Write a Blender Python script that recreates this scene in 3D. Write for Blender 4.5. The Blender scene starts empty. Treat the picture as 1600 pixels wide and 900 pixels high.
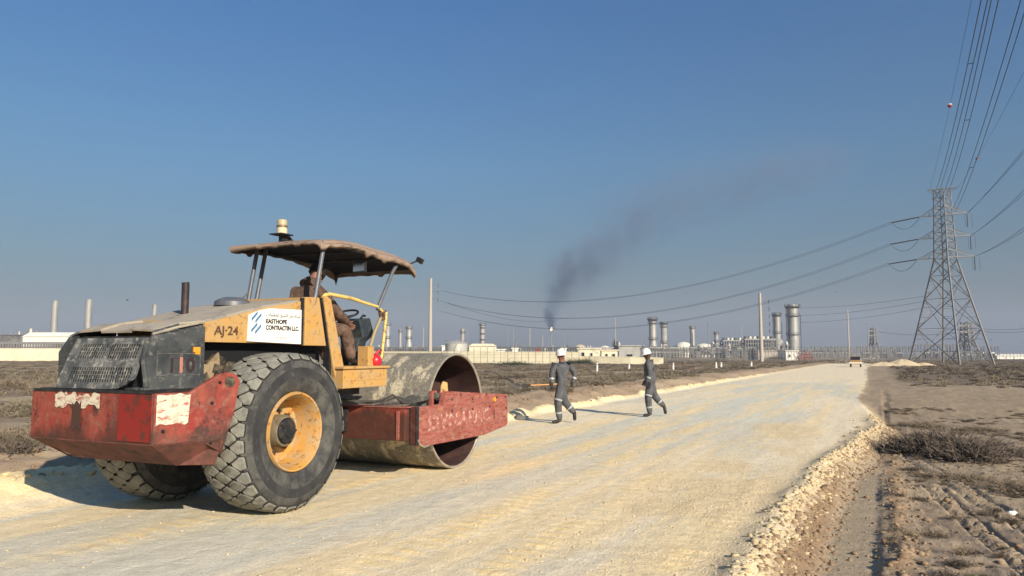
import bpy, bmesh, math, random
import numpy as np
from mathutils import Vector, Matrix

# ------------------------------------------------------------------ camera, world, sun, exposure
SC = bpy.context.scene
F = 1155.0; PITCH = math.atan(104 / F); H = 1.58
cam_d = bpy.data.cameras.new('camera'); cam = bpy.data.objects.new('camera', cam_d)
SC.collection.objects.link(cam); SC.camera = cam
cam.location = (0, 0, H); cam.rotation_euler = (math.radians(90) + PITCH, 0, 0)
cam_d.sensor_width = 36; cam_d.lens = F / 1600 * 36; cam_d.clip_start = 0.1; cam_d.clip_end = 20000
SUN_AZ, SUN_EL = 146.0, 25.0            # azimuth clockwise from +Y
W = bpy.data.worlds.new('World'); SC.world = W; W.use_nodes = True
wn = W.node_tree; wn.nodes.clear()
sky = wn.nodes.new('ShaderNodeTexSky'); sky.sky_type = 'NISHITA'; sky.sun_disc = False
sky.sun_elevation = math.radians(SUN_EL); sky.sun_rotation = math.radians(SUN_AZ)
sky.altitude = 0; sky.air_density = 1.3; sky.dust_density = 2.0; sky.ozone_density = 3.0
hs = wn.nodes.new('ShaderNodeMix'); hs.data_type = 'RGBA'; hs.blend_type = 'MULTIPLY'; hs.inputs[0].default_value = 1
tc = wn.nodes.new('ShaderNodeTexCoord'); sx = wn.nodes.new('ShaderNodeSeparateXYZ')
rp = wn.nodes.new('ShaderNodeValToRGB')
rp.color_ramp.elements[0].position = 0.0; rp.color_ramp.elements[0].color = (0.23, 0.275, 0.37, 1)
e = rp.color_ramp.elements.new(0.10); e.color = (0.29, 0.41, 0.52, 1)
e = rp.color_ramp.elements.new(0.25); e.color = (0.34, 0.58, 0.75, 1)
rp.color_ramp.elements[-1].position = 0.5; rp.color_ramp.elements[-1].color = (0.27, 0.60, 0.93, 1)
bg = wn.nodes.new('ShaderNodeBackground'); bg.inputs[1].default_value = 0.083
wo = wn.nodes.new('ShaderNodeOutputWorld')
wn.links.new(tc.outputs['Generated'], sx.inputs[0]); wn.links.new(sx.outputs['Z'], rp.inputs[0])
wn.links.new(sky.outputs[0], hs.inputs[6]); wn.links.new(rp.outputs[0], hs.inputs[7])
wn.links.new(hs.outputs[2], bg.inputs[0]); wn.links.new(bg.outputs[0], wo.inputs[0])
sd = bpy.data.lights.new('sun', 'SUN'); sd.energy = 5.0; sd.angle = math.radians(0.6); sd.color = (1.0, 0.88, 0.72)
sun = bpy.data.objects.new('sun', sd); SC.collection.objects.link(sun)
_a, _e = math.radians(SUN_AZ), math.radians(SUN_EL)
tosun = Vector((math.sin(_a) * math.cos(_e), math.cos(_a) * math.cos(_e), math.sin(_e)))
sun.rotation_euler = tosun.to_track_quat('Z', 'Y').to_euler(); sun.location = (0, 0, 60)
SC.view_settings.view_transform = 'Standard'; SC.view_settings.look = 'None'
SC.view_settings.exposure = 0.60; SC.view_settings.gamma = 1; SC.view_settings.use_curve_mapping = False
SC.cycles.use_denoising = True; SC.cycles.max_bounces = 6; SC.cycles.volume_bounces = 1
SC.cycles.transparent_max_bounces = 8; SC.cycles.volume_step_rate = 2.0
SC.cycles.sample_clamp_indirect = 4

# ------------------------------------------------------------------ helpers
def ray(px, py):
    x = (px - 800) / F; u = (450 - py) / F
    return np.array([x, math.cos(PITCH) - u * math.sin(PITCH), math.sin(PITCH) + u * math.cos(PITCH)])
CAM = np.array([0, 0, H])
def gp(px, py, z=0.0):
    r = ray(px, py); return Vector(CAM + r * ((z - H) / r[2]))
def at(px, py, Y):                      # the point of depth Y seen at a pixel
    r = ray(px, py); return Vector(CAM + r * (Y / r[1]))

def prop(o, label=None, cat=None, group=None, kind=None):
    if label: o['label'] = label
    if cat: o['category'] = cat
    if group: o['group'] = group
    if kind: o['kind'] = kind
    return o
def link(o, parent=None):
    SC.collection.objects.link(o)
    if parent is not None: o.parent = parent
    return o
def empty(name, loc=(0, 0, 0), rz=0.0, parent=None):
    o = bpy.data.objects.new(name, None); o.location = loc; o.rotation_euler = (0, 0, rz)
    o.empty_display_size = 0.2
    return link(o, parent)

class MB:
    def __init__(s): s.v = []; s.f = []; s.m = []; s.mi = 0
    def add(s, vs, fs):
        n = len(s.v); s.v += [tuple(p) for p in vs]; s.f += [tuple(i + n for i in f) for f in fs]; s.m += [s.mi] * len(fs)
        return s
    def box(s, c, d, rot=None):
        c = Vector(c); vs = []
        for i in (-1, 1):
            for j in (-1, 1):
                for k in (-1, 1):
                    p = Vector((i * d[0] / 2, j * d[1] / 2, k * d[2] / 2))
                    if rot is not None: p = rot @ p
                    vs.append(c + p)
        return s.add(vs, [(0, 1, 3, 2), (4, 6, 7, 5), (0, 4, 5, 1), (2, 3, 7, 6), (0, 2, 6, 4), (1, 5, 7, 3)])
    def cyl(s, a, b, r0, r1=None, n=12, caps=True):
        a = Vector(a); b = Vector(b); r1 = r0 if r1 is None else r1
        d = (b - a).normalized(); t = d.orthogonal().normalized(); w = d.cross(t)
        vs = []
        for p, r in ((a, r0), (b, r1)):
            for i in range(n):
                q = 2 * math.pi * i / n; vs.append(p + (t * math.cos(q) + w * math.sin(q)) * r)
        fs = [(i, (i + 1) % n, n + (i + 1) % n, n + i) for i in range(n)]
        if caps: fs += [tuple(range(n - 1, -1, -1)), tuple(range(n, 2 * n))]
        return s.add(vs, fs)
    def tube(s, pts, r, n=8, caps=True):
        pts = [Vector(p) for p in pts]; rs = r if isinstance(r, (list, tuple)) else [r] * len(pts)
        vs = []; t = None
        for i, p in enumerate(pts):
            d = (pts[min(i + 1, len(pts) - 1)] - pts[max(i - 1, 0)]).normalized()
            if t is None: t = d.orthogonal().normalized()
            else: t = (t - d * t.dot(d)).normalized()
            w = d.cross(t)
            for k in range(n):
                q = 2 * math.pi * k / n; vs.append(p + (t * math.cos(q) + w * math.sin(q)) * rs[i])
        fs = []
        for i in range(len(pts) - 1):
            for k in range(n):
                fs.append((i * n + k, i * n + (k + 1) % n, (i + 1) * n + (k + 1) % n, (i + 1) * n + k))
        if caps: fs += [tuple(range(n - 1, -1, -1)), tuple((len(pts) - 1) * n + k for k in range(n))]
        return s.add(vs, fs)
    def lathe(s, prof, n=32, axis='Z', c=(0, 0, 0), close=False):   # prof: (radius, height)
        vs = []
        for r, h in prof:
            for k in range(n):
                q = 2 * math.pi * k / n; a, b = r * math.cos(q), r * math.sin(q)
                p = (a, b, h) if axis == 'Z' else ((a, h, b) if axis == 'Y' else (h, a, b))
                vs.append((p[0] + c[0], p[1] + c[1], p[2] + c[2]))
        m = len(prof); fs = []
        for i in range(m if close else m - 1):
            j = (i + 1) % m
            for k in range(n):
                fs.append((i * n + k, i * n + (k + 1) % n, j * n + (k + 1) % n, j * n + k))
        return s.add(vs, fs)
    def prism(s, poly, y0, y1):         # polygon in (x,z), extruded along y
        n = len(poly)
        vs = [(x, y0, z) for x, z in poly] + [(x, y1, z) for x, z in poly]
        fs = [tuple(range(n)), tuple(range(2 * n - 1, n - 1, -1))] + [(i, n + i, n + (i + 1) % n, (i + 1) % n) for i in range(n)]
        return s.add(vs, fs)
    def loft(s, rings, caps=True):
        n = len(rings[0]); vs = [p for r in rings for p in r]; fs = []
        for i in range(len(rings) - 1):
            for k in range(n): fs.append((i * n + k, i * n + (k + 1) % n, (i + 1) * n + (k + 1) % n, (i + 1) * n + k))
        if caps: fs += [tuple(range(n - 1, -1, -1)), tuple((len(rings) - 1) * n + k for k in range(n))]
        return s.add(vs, fs)
    def build(s, name, mat, parent=None, smooth=False, bevel=0.0, fix=True):
        me = bpy.data.meshes.new(name); me.from_pydata(s.v, [], s.f)
        mats = mat if isinstance(mat, (list, tuple)) else [mat]
        for m in mats: me.materials.append(m)
        if len(mats) > 1: me.polygons.foreach_set('material_index', s.m)
        if fix and len(s.f) < 60000:
            b = bmesh.new(); b.from_mesh(me); bmesh.ops.recalc_face_normals(b, faces=b.faces); b.to_mesh(me); b.free()
        if smooth:
            me.polygons.foreach_set('use_smooth', [True] * len(me.polygons))
            try: me.set_sharp_from_angle(angle=math.radians(38))
            except Exception: pass
        o = bpy.data.objects.new(name, me); link(o, parent)
        if bevel:
            b = o.modifiers.new('bevel', 'BEVEL'); b.width = bevel; b.segments = 2; b.limit_method = 'ANGLE'; b.harden_normals = False
        return o
def copy_tree(o, parent=None):
    c = o.copy(); link(c, parent)
    for ch in list(o.children): copy_tree(ch, c)
    return c

# ------------------------------------------------------------------ materials
def mat(name, col, rough=0.7, metal=0.0, layers=(), bump=0.0, bscale=20, spec=0.3, coord='Object', cracks=None, grime=None):
    """layers: (colour, scale, threshold, softness, amount, stretch)"""
    m = bpy.data.materials.new(name); m.use_nodes = True; nt = m.node_tree; N = nt.nodes; L = nt.links
    b = N['Principled BSDF']; b.inputs['Roughness'].default_value = rough; b.inputs['Metallic'].default_value = metal
    b.inputs['Specular IOR Level'].default_value = spec
    t = N.new('ShaderNodeTexCoord'); out = None
    rgb = N.new('ShaderNodeRGB'); rgb.outputs[0].default_value = (*col, 1); out = rgb.outputs[0]
    for i, ly in enumerate(layers):
        c, sc, th, so, am = ly[:5]; st = ly[5] if len(ly) > 5 else (1, 1, 1)
        mp = N.new('ShaderNodeMapping'); mp.inputs['Scale'].default_value = st; mp.inputs['Location'].default_value = (i * 3.7, i * 1.3, i * 5.1)
        L.new(t.outputs[coord], mp.inputs[0])
        nz = N.new('ShaderNodeTexNoise'); nz.inputs['Scale'].default_value = sc; nz.inputs['Detail'].default_value = 6; nz.inputs['Roughness'].default_value = .65
        L.new(mp.outputs[0], nz.inputs['Vector'])
        mr = N.new('ShaderNodeMapRange'); mr.inputs[1].default_value = th - so; mr.inputs[2].default_value = th + so; mr.inputs[4].default_value = am
        L.new(nz.outputs['Fac'], mr.inputs[0])
        mx = N.new('ShaderNodeMix'); mx.data_type = 'RGBA'; L.new(mr.outputs[0], mx.inputs[0]); L.new(out, mx.inputs[6]); mx.inputs[7].default_value = (*c, 1)
        out = mx.outputs[2]
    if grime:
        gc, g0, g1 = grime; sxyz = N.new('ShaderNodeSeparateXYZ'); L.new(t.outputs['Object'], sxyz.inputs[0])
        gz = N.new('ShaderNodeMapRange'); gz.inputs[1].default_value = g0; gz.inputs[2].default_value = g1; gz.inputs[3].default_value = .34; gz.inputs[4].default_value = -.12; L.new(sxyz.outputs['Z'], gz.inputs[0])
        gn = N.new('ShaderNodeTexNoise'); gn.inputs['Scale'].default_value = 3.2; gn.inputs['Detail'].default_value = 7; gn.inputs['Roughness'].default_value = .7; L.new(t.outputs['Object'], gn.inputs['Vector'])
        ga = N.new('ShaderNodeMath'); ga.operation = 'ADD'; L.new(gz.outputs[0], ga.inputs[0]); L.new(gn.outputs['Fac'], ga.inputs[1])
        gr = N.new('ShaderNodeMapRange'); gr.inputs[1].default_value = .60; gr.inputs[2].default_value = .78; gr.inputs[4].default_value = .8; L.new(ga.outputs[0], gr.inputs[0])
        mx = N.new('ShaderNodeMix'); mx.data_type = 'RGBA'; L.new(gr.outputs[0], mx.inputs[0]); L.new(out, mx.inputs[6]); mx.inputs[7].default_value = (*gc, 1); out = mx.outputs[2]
    if cracks:
        cc, cs, cwid = cracks
        vo = N.new('ShaderNodeTexVoronoi'); vo.feature = 'DISTANCE_TO_EDGE'; vo.inputs['Scale'].default_value = cs
        nw = N.new('ShaderNodeTexNoise'); nw.inputs['Scale'].default_value = cs * 1.3; nw.inputs['Detail'].default_value = 3; L.new(t.outputs[coord], nw.inputs['Vector'])
        ad = N.new('ShaderNodeMix'); ad.data_type = 'RGBA'; ad.inputs[0].default_value = .18; L.new(t.outputs[coord], ad.inputs[6]); L.new(nw.outputs['Color'], ad.inputs[7]); L.new(ad.outputs[2], vo.inputs['Vector'])
        mr = N.new('ShaderNodeMapRange'); mr.inputs[1].default_value = 0; mr.inputs[2].default_value = cwid; mr.inputs[3].default_value = .85; mr.inputs[4].default_value = 0; L.new(vo.outputs['Distance'], mr.inputs[0])
        gate = N.new('ShaderNodeMapRange'); gate.inputs[1].default_value = .45; gate.inputs[2].default_value = .55; L.new(nw.outputs['Fac'], gate.inputs[0])
        ml = N.new('ShaderNodeMath'); ml.operation = 'MULTIPLY'; L.new(mr.outputs[0], ml.inputs[0]); L.new(gate.outputs[0], ml.inputs[1])
        mx = N.new('ShaderNodeMix'); mx.data_type = 'RGBA'; L.new(ml.outputs[0], mx.inputs[0]); L.new(out, mx.inputs[6]); mx.inputs[7].default_value = (*cc, 1); out = mx.outputs[2]
    L.new(out, b.inputs['Base Color'])
    if bump:
        nz = N.new('ShaderNodeTexNoise'); nz.inputs['Scale'].default_value = bscale; nz.inputs['Detail'].default_value = 5
        L.new(t.outputs[coord], nz.inputs['Vector'])
        bp = N.new('ShaderNodeBump'); bp.inputs['Strength'].default_value = 1.0; bp.inputs['Distance'].default_value = bump
        L.new(nz.outputs['Fac'], bp.inputs['Height']); L.new(bp.outputs[0], b.inputs['Normal'])
    return m
DUST = (0.36, 0.30, 0.22)
M = {}
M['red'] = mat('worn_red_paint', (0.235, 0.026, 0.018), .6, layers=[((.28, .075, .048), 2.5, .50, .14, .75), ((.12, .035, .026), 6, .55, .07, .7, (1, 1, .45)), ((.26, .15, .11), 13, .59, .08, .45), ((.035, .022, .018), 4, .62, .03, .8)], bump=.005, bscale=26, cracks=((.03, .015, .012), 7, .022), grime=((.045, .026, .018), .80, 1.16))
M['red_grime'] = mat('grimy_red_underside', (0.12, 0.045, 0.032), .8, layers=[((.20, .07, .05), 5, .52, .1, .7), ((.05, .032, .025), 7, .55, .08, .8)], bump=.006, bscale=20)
M['red_dusty'] = mat('sun_faded_red_paint', (0.26, 0.060, 0.044), .7, layers=[((.34, .14, .11), 6, .5, .12, .8, (1, 1, 5)), ((.13, .05, .035), 8, .58, .04, .7, (1, 1, 4)), (DUST, 12, .63, .06, .5), ((.45, .2, .1), 4, .64, .05, .6)], bump=.004, bscale=25)
M['yellow'] = mat('worn_yellow_paint', (0.52, 0.275, 0.062), .6, layers=[((.44, .29, .13), 3, .48, .14, .8), ((.22, .11, .04), 12, .60, .05, .7), (DUST, 20, .58, .08, .5)], bump=.003, bscale=26, cracks=((.10, .05, .02), 5, .010))
M['rim'] = mat('rim_yellow_paint', (0.50, 0.26, 0.06), .6, layers=[((.42, .30, .17), 6, .50, .08, .85), ((.15, .07, .03), 16, .60, .05, .7)], bump=.003, bscale=30)
M['hood_dark'] = mat('dusty_dark_plastic', (0.024, 0.029, 0.034), .75, layers=[((.115, .118, .112), 3, .53, .16, .65), ((.26, .24, .20), 16, .60, .06, .5)], bump=.003, bscale=18)
M['hood_top'] = mat('dusty_hood_top', (0.36, 0.31, 0.24), .85, layers=[((.12, .12, .115), 5, .60, .10, .7), ((.42, .36, .27), 14, .58, .08, .6)], bump=.002, bscale=25)
M['black'] = mat('black_metal', (0.016, 0.016, 0.018), .6, layers=[((.09, .075, .06), 8, .58, .1, .6)])
M['engine'] = mat('greasy_engine_metal', (0.06, 0.05, 0.04), .6, metal=.2, layers=[((.25, .19, .12), 9, .55, .1, .7), ((.015, .013, .012), 14, .58, .05, .8)], bump=.004)
M['steel'] = mat('grey_steel_tube', (0.12, 0.13, 0.15), .5, metal=.3, layers=[((.25, .2, .15), 12, .58, .1, .6)])
M['groove'] = mat('tread_groove_rubber', (0.028, 0.027, 0.025), .95)
M['rubber_dusty'] = mat('dusty_sidewall_rubber', (0.036, 0.036, 0.037), .9, layers=[((.12, .115, .10), 5, .50, .12, .8), ((.03, .03, .03), 16, .58, .06, .6)], bump=.005, bscale=24)
M['rubber'] = mat('tyre_rubber', (0.022, 0.022, 0.025), .85, layers=[((.060, .060, .058), 4, .50, .16, .75), ((.15, .14, .12), 17, .64, .05, .6)], bump=.004, bscale=22)
M['tread'] = mat('dusty_tread_rubber', (0.165, 0.16, 0.138), .9, layers=[((.27, .26, .215), 10, .50, .12, .8), ((.08, .077, .068), 16, .60, .06, .6)], bump=.004, bscale=40)
M['drum'] = mat('caked_drum_steel', (0.19, 0.175, 0.145), .85, layers=[((.28, .25, .20), 4, .5, .12, .8), ((.09, .08, .066), 26, .56, .05, .6), ((.62, .54, .38), 2.6, .585, .03, .8, (1, 1.8, 1)), ((.12, .105, .085), 40, .53, .05, .5), ((.66, .58, .43), 26, .655, .02, .9)], bump=.006, bscale=30)
M['drum_in'] = mat('rusty_drum_inside', (0.055, 0.028, 0.026), .7, layers=[((.10, .05, .04), 6, .55, .1, .8), ((.03, .02, .02), 12, .6, .05, .6)])
M['drum_edge'] = mat('polished_drum_edge', (0.45, 0.40, 0.32), .45, metal=.5, layers=[((.2, .15, .1), 15, .58, .06, .7)])
M['canvas'] = mat('faded_canvas', (0.25, 0.18, 0.14), .95, layers=[((.30, .22, .16), 3, .5, .12, .8), ((.09, .065, .055), 10, .6, .08, .6)], bump=.01, bscale=9)
M['canvas_under'] = mat('dark_canvas_underside', (0.014, 0.015, 0.022), .95, layers=[((.035, .028, .028), 5, .58, .1, .6)])
M['white'] = mat('white_plate', (0.80, 0.78, 0.72), .5, layers=[((.60, .55, .45), 6, .64, .08, .5)])
M['sticker'] = mat('peeling_white_paint', (0.60, 0.53, 0.41), .7, layers=[((.33, .07, .05), 11, .565, .03, .9, (1, 1, 2.4)), ((.35, .28, .2), 22, .55, .05, .6)])
M['plate'] = mat('faded_number_plate', (0.16, 0.095, 0.088), .7, layers=[((.28, .13, .10), 9, .55, .06, .7), ((.05, .03, .04), 7, .56, .08, .7)])
M['ink'] = mat('black_lettering', (0.012, 0.013, 0.016), .6)
M['ink_grey'] = mat('grey_lettering', (0.13, 0.13, 0.14), .6)
M['ink_faint'] = mat('faint_grey_lettering', (0.48, 0.46, 0.44), .6)
M['ink_brown'] = mat('stencil_paint', (0.10, 0.055, 0.03), .7)
M['ink_dull'] = mat('faded_plate_lettering', (0.035, 0.02, 0.022), .7)
M['ink_pale'] = mat('worn_pale_lettering', (0.50, 0.33, 0.28), .7, layers=[((.30, .08, .06), 16, .455, .05, .9, (1, 1, 2))])
M['ink_pink'] = mat('faded_pink_mark', (0.42, 0.17, 0.13), .7)
M['logo'] = mat('blue_logo_paint', (0.07, 0.19, 0.33), .5)
M['wood_orange'] = mat('amber_plastic', (0.75, 0.30, 0.03), .4)
M['red_plastic'] = mat('red_plastic', (0.48, 0.015, 0.03), .35, spec=.5)
M['glass'] = mat('mirror_glass', (0.5, 0.52, 0.55), .12, metal=.9)
M['beacon'] = mat('beacon_lens', (0.62, 0.52, 0.33), .25, spec=.6)
M['beacon_dark'] = mat('beacon_band', (0.22, 0.16, 0.10), .4, metal=.4)
M['cream_wall'] = mat('cream_wall_plaster', (0.84, 0.75, 0.52), .85, layers=[((.62, .55, .38), .5, .55, .1, .6), ((.48, .42, .3), 1.5, .66, .04, .5)])
M['cream_bld'] = mat('pale_building_plaster', (0.66, 0.60, 0.44), .85, layers=[((.45, .4, .3), .6, .6, .1, .5)])
M['white_bld'] = mat('white_cladding', (0.74, 0.72, 0.64), .7, layers=[((.55, .52, .45), .3, .6, .1, .5)])
M['grey_bld'] = mat('grey_cladding', (0.36, 0.35, 0.32), .8, layers=[((.22, .21, .2), .4, .55, .1, .6)])
M['stack'] = mat('steel_cladding', (0.36, 0.345, 0.31), .5, metal=.25, layers=[((.20, .195, .18), .35, .55, .1, .7, (1, 1, .3))])
M['stack_dark'] = mat('dark_platform_steel', (0.09, 0.09, 0.095), .7)
M['yard'] = mat('yard_steel', (0.15, 0.15, 0.15), .7)
M['plant'] = mat('plant_pipework', (0.12, 0.118, 0.115), .7, layers=[((.26, .24, .21), .4, .55, .08, .7), ((.07, .07, .07), .8, .58, .05, .7)])
M['plant_rust'] = mat('rust_red_steel', (0.25, 0.06, 0.045), .7)
M['tank'] = mat('tank_shell', (0.48, 0.46, 0.40), .5, metal=.2)
M['dome'] = mat('white_dome_roof', (0.70, 0.66, 0.54), .6)
M['galv'] = mat('galvanised_steel', (0.25, 0.24, 0.225), .6, metal=.15, layers=[((.20, .19, .19), 1.2, .55, .1, .7)])
M['galv_dark'] = mat('dark_steel_strut', (0.11, 0.11, 0.12), .7)  # darker steel for the bracing on two tower sides
M['concrete'] = mat('concrete_pole', (0.42, 0.37, 0.31), .85)
M['fence'] = mat('fence_steel', (0.22, 0.21, 0.20), .7)
M['wire'] = mat('conductor_wire', (0.05, 0.055, 0.065), .6)
M['insul'] = mat('insulator', (0.06, 0.05, 0.055), .4)
M['ball'] = mat('marker_ball', (0.35, 0.05, 0.05), .5)
M['bird'] = mat('bird_feathers', (0.03, 0.03, 0.035), .8)
M['post_white'] = mat('white_marker_paint', (0.78, 0.75, 0.68), .6)
M['suit'] = mat('grey_coverall', (0.076, 0.078, 0.084), .85, layers=[((.125, .127, .132), 7, .55, .10, .7), ((.055, .057, .062), 11, .56, .06, .7)], bump=.03, bscale=9)
M['suit_brown'] = mat('brown_work_clothes', (0.11, 0.068, 0.048), .9, layers=[((.19, .12, .09), 8, .55, .08, .7), ((.05, .03, .022), 13, .56, .05, .7)], bump=.035, bscale=10)
M['stripe'] = mat('reflective_tape', (0.33, 0.35, 0.35), .4, spec=.6)
M['skin'] = mat('skin', (0.20, 0.09, 0.06), .55)
M['skin_dark'] = mat('dark_skin', (0.06, 0.032, 0.024), .55)
M['boot'] = mat('black_boots', (0.02, 0.018, 0.016), .6, layers=[(DUST, 12, .62, .08, .4)])
M['glove'] = mat('dark_gloves', (0.03, 0.03, 0.032), .8)
M['helmet'] = mat('white_helmet', (0.72, 0.71, 0.67), .35, spec=.5)
M['hair'] = mat('dark_hair', (0.012, 0.010, 0.010), .8)
M['handle'] = mat('wooden_handle', (0.50, 0.25, 0.10), .6)
M['truck'] = mat('pale_truck_paint', (0.78, 0.70, 0.55), .4, spec=.5)
M['truck_dark'] = mat('truck_glass', (0.02, 0.02, 0.025), .15, spec=.6)
M['truck_red'] = mat('rusty_orange_load', (0.42, 0.22, 0.07), .6)

def text_mesh(body, size, name, m, parent, loc, rot, bold=0.0, sx=1.0, align='LEFT', shear=0.0, spacing=1.0, ex=0.0015, fit=None):
    c = bpy.data.curves.new(name, 'FONT'); c.body = body; c.size = size; c.extrude = ex; c.offset = bold
    c.align_x = align; c.shear = shear; c.space_character = spacing; c.resolution_u = 3
    t = bpy.data.objects.new(name, c); SC.collection.objects.link(t)
    dg = bpy.context.evaluated_depsgraph_get()
    me = bpy.data.meshes.new_from_object(t.evaluated_get(dg))
    bpy.data.objects.remove(t); me.materials.clear(); me.materials.append(m); me.name = name
    o = bpy.data.objects.new(name, me); link(o, parent); o.location = loc; o.rotation_euler = rot; o.scale = (sx, 1, 1)
    if fit:
        xs_ = [q.co.x for q in me.vertices]; ys_ = [q.co.y for q in me.vertices]; kx = fit[0] / (max(xs_) - min(xs_)); ky = fit[1] / (max(ys_) - min(ys_))
        for q in me.vertices: q.co.x = (q.co.x - min(xs_)) * kx; q.co.y = (q.co.y - min(ys_)) * ky
        o.scale = (1, 1, 1)
    return o

# ------------------------------------------------------------------ ground as one height field
def _hash(ix, iy, seed):
    h = (ix.astype(np.int64) * 374761393 + iy.astype(np.int64) * 668265263 + seed * 1442695041) & 0x7fffffff
    h = ((h ^ (h >> 13)) * 1274126177) & 0x7fffffff
    return ((h ^ (h >> 16)) & 0xffff) / 65535.0
def vnoise(x, y, seed=0):
    ix = np.floor(x); iy = np.floor(y); fx = x - ix; fy = y - iy
    fx = fx * fx * (3 - 2 * fx); fy = fy * fy * (3 - 2 * fy)
    a = _hash(ix, iy, seed); b = _hash(ix + 1, iy, seed); c = _hash(ix, iy + 1, seed); d = _hash(ix + 1, iy + 1, seed)
    return a + (b - a) * fx + (c - a) * fy + (a - b - c + d) * fx * fy
def fbm(x, y, seed=0, o=4):
    t = 0; am = 1; tot = 0
    for i in range(o):
        t = t + am * vnoise(x * 2 ** i + 13.1 * i, y * 2 ** i + 7.7 * i, seed + i); tot += am; am *= .5
    return t / tot
def sstep(a, b, x):
    t = np.clip((x - a) / (b - a), 0, 1); return t * t * (3 - 2 * t)
RA = math.radians(26.5); NH = (math.sin(RA), math.cos(RA)); NR = (math.cos(RA), -math.sin(RA))
def su(x, y):
    yy = y - 18.1; return x * NH[0] + yy * NH[1], x * NR[0] + yy * NR[1]
def right_edge(s):
    return 7.13 + .62 * sstep(-8, 2, s) * (1 - sstep(4, 15, s)) - .8 * sstep(25, 80, s) + .12 * (vnoise(s * .8, s * 0 + 3., 5) - .5) + .22 * np.exp(-((s - 2.5) / 1.6) ** 2)
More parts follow.
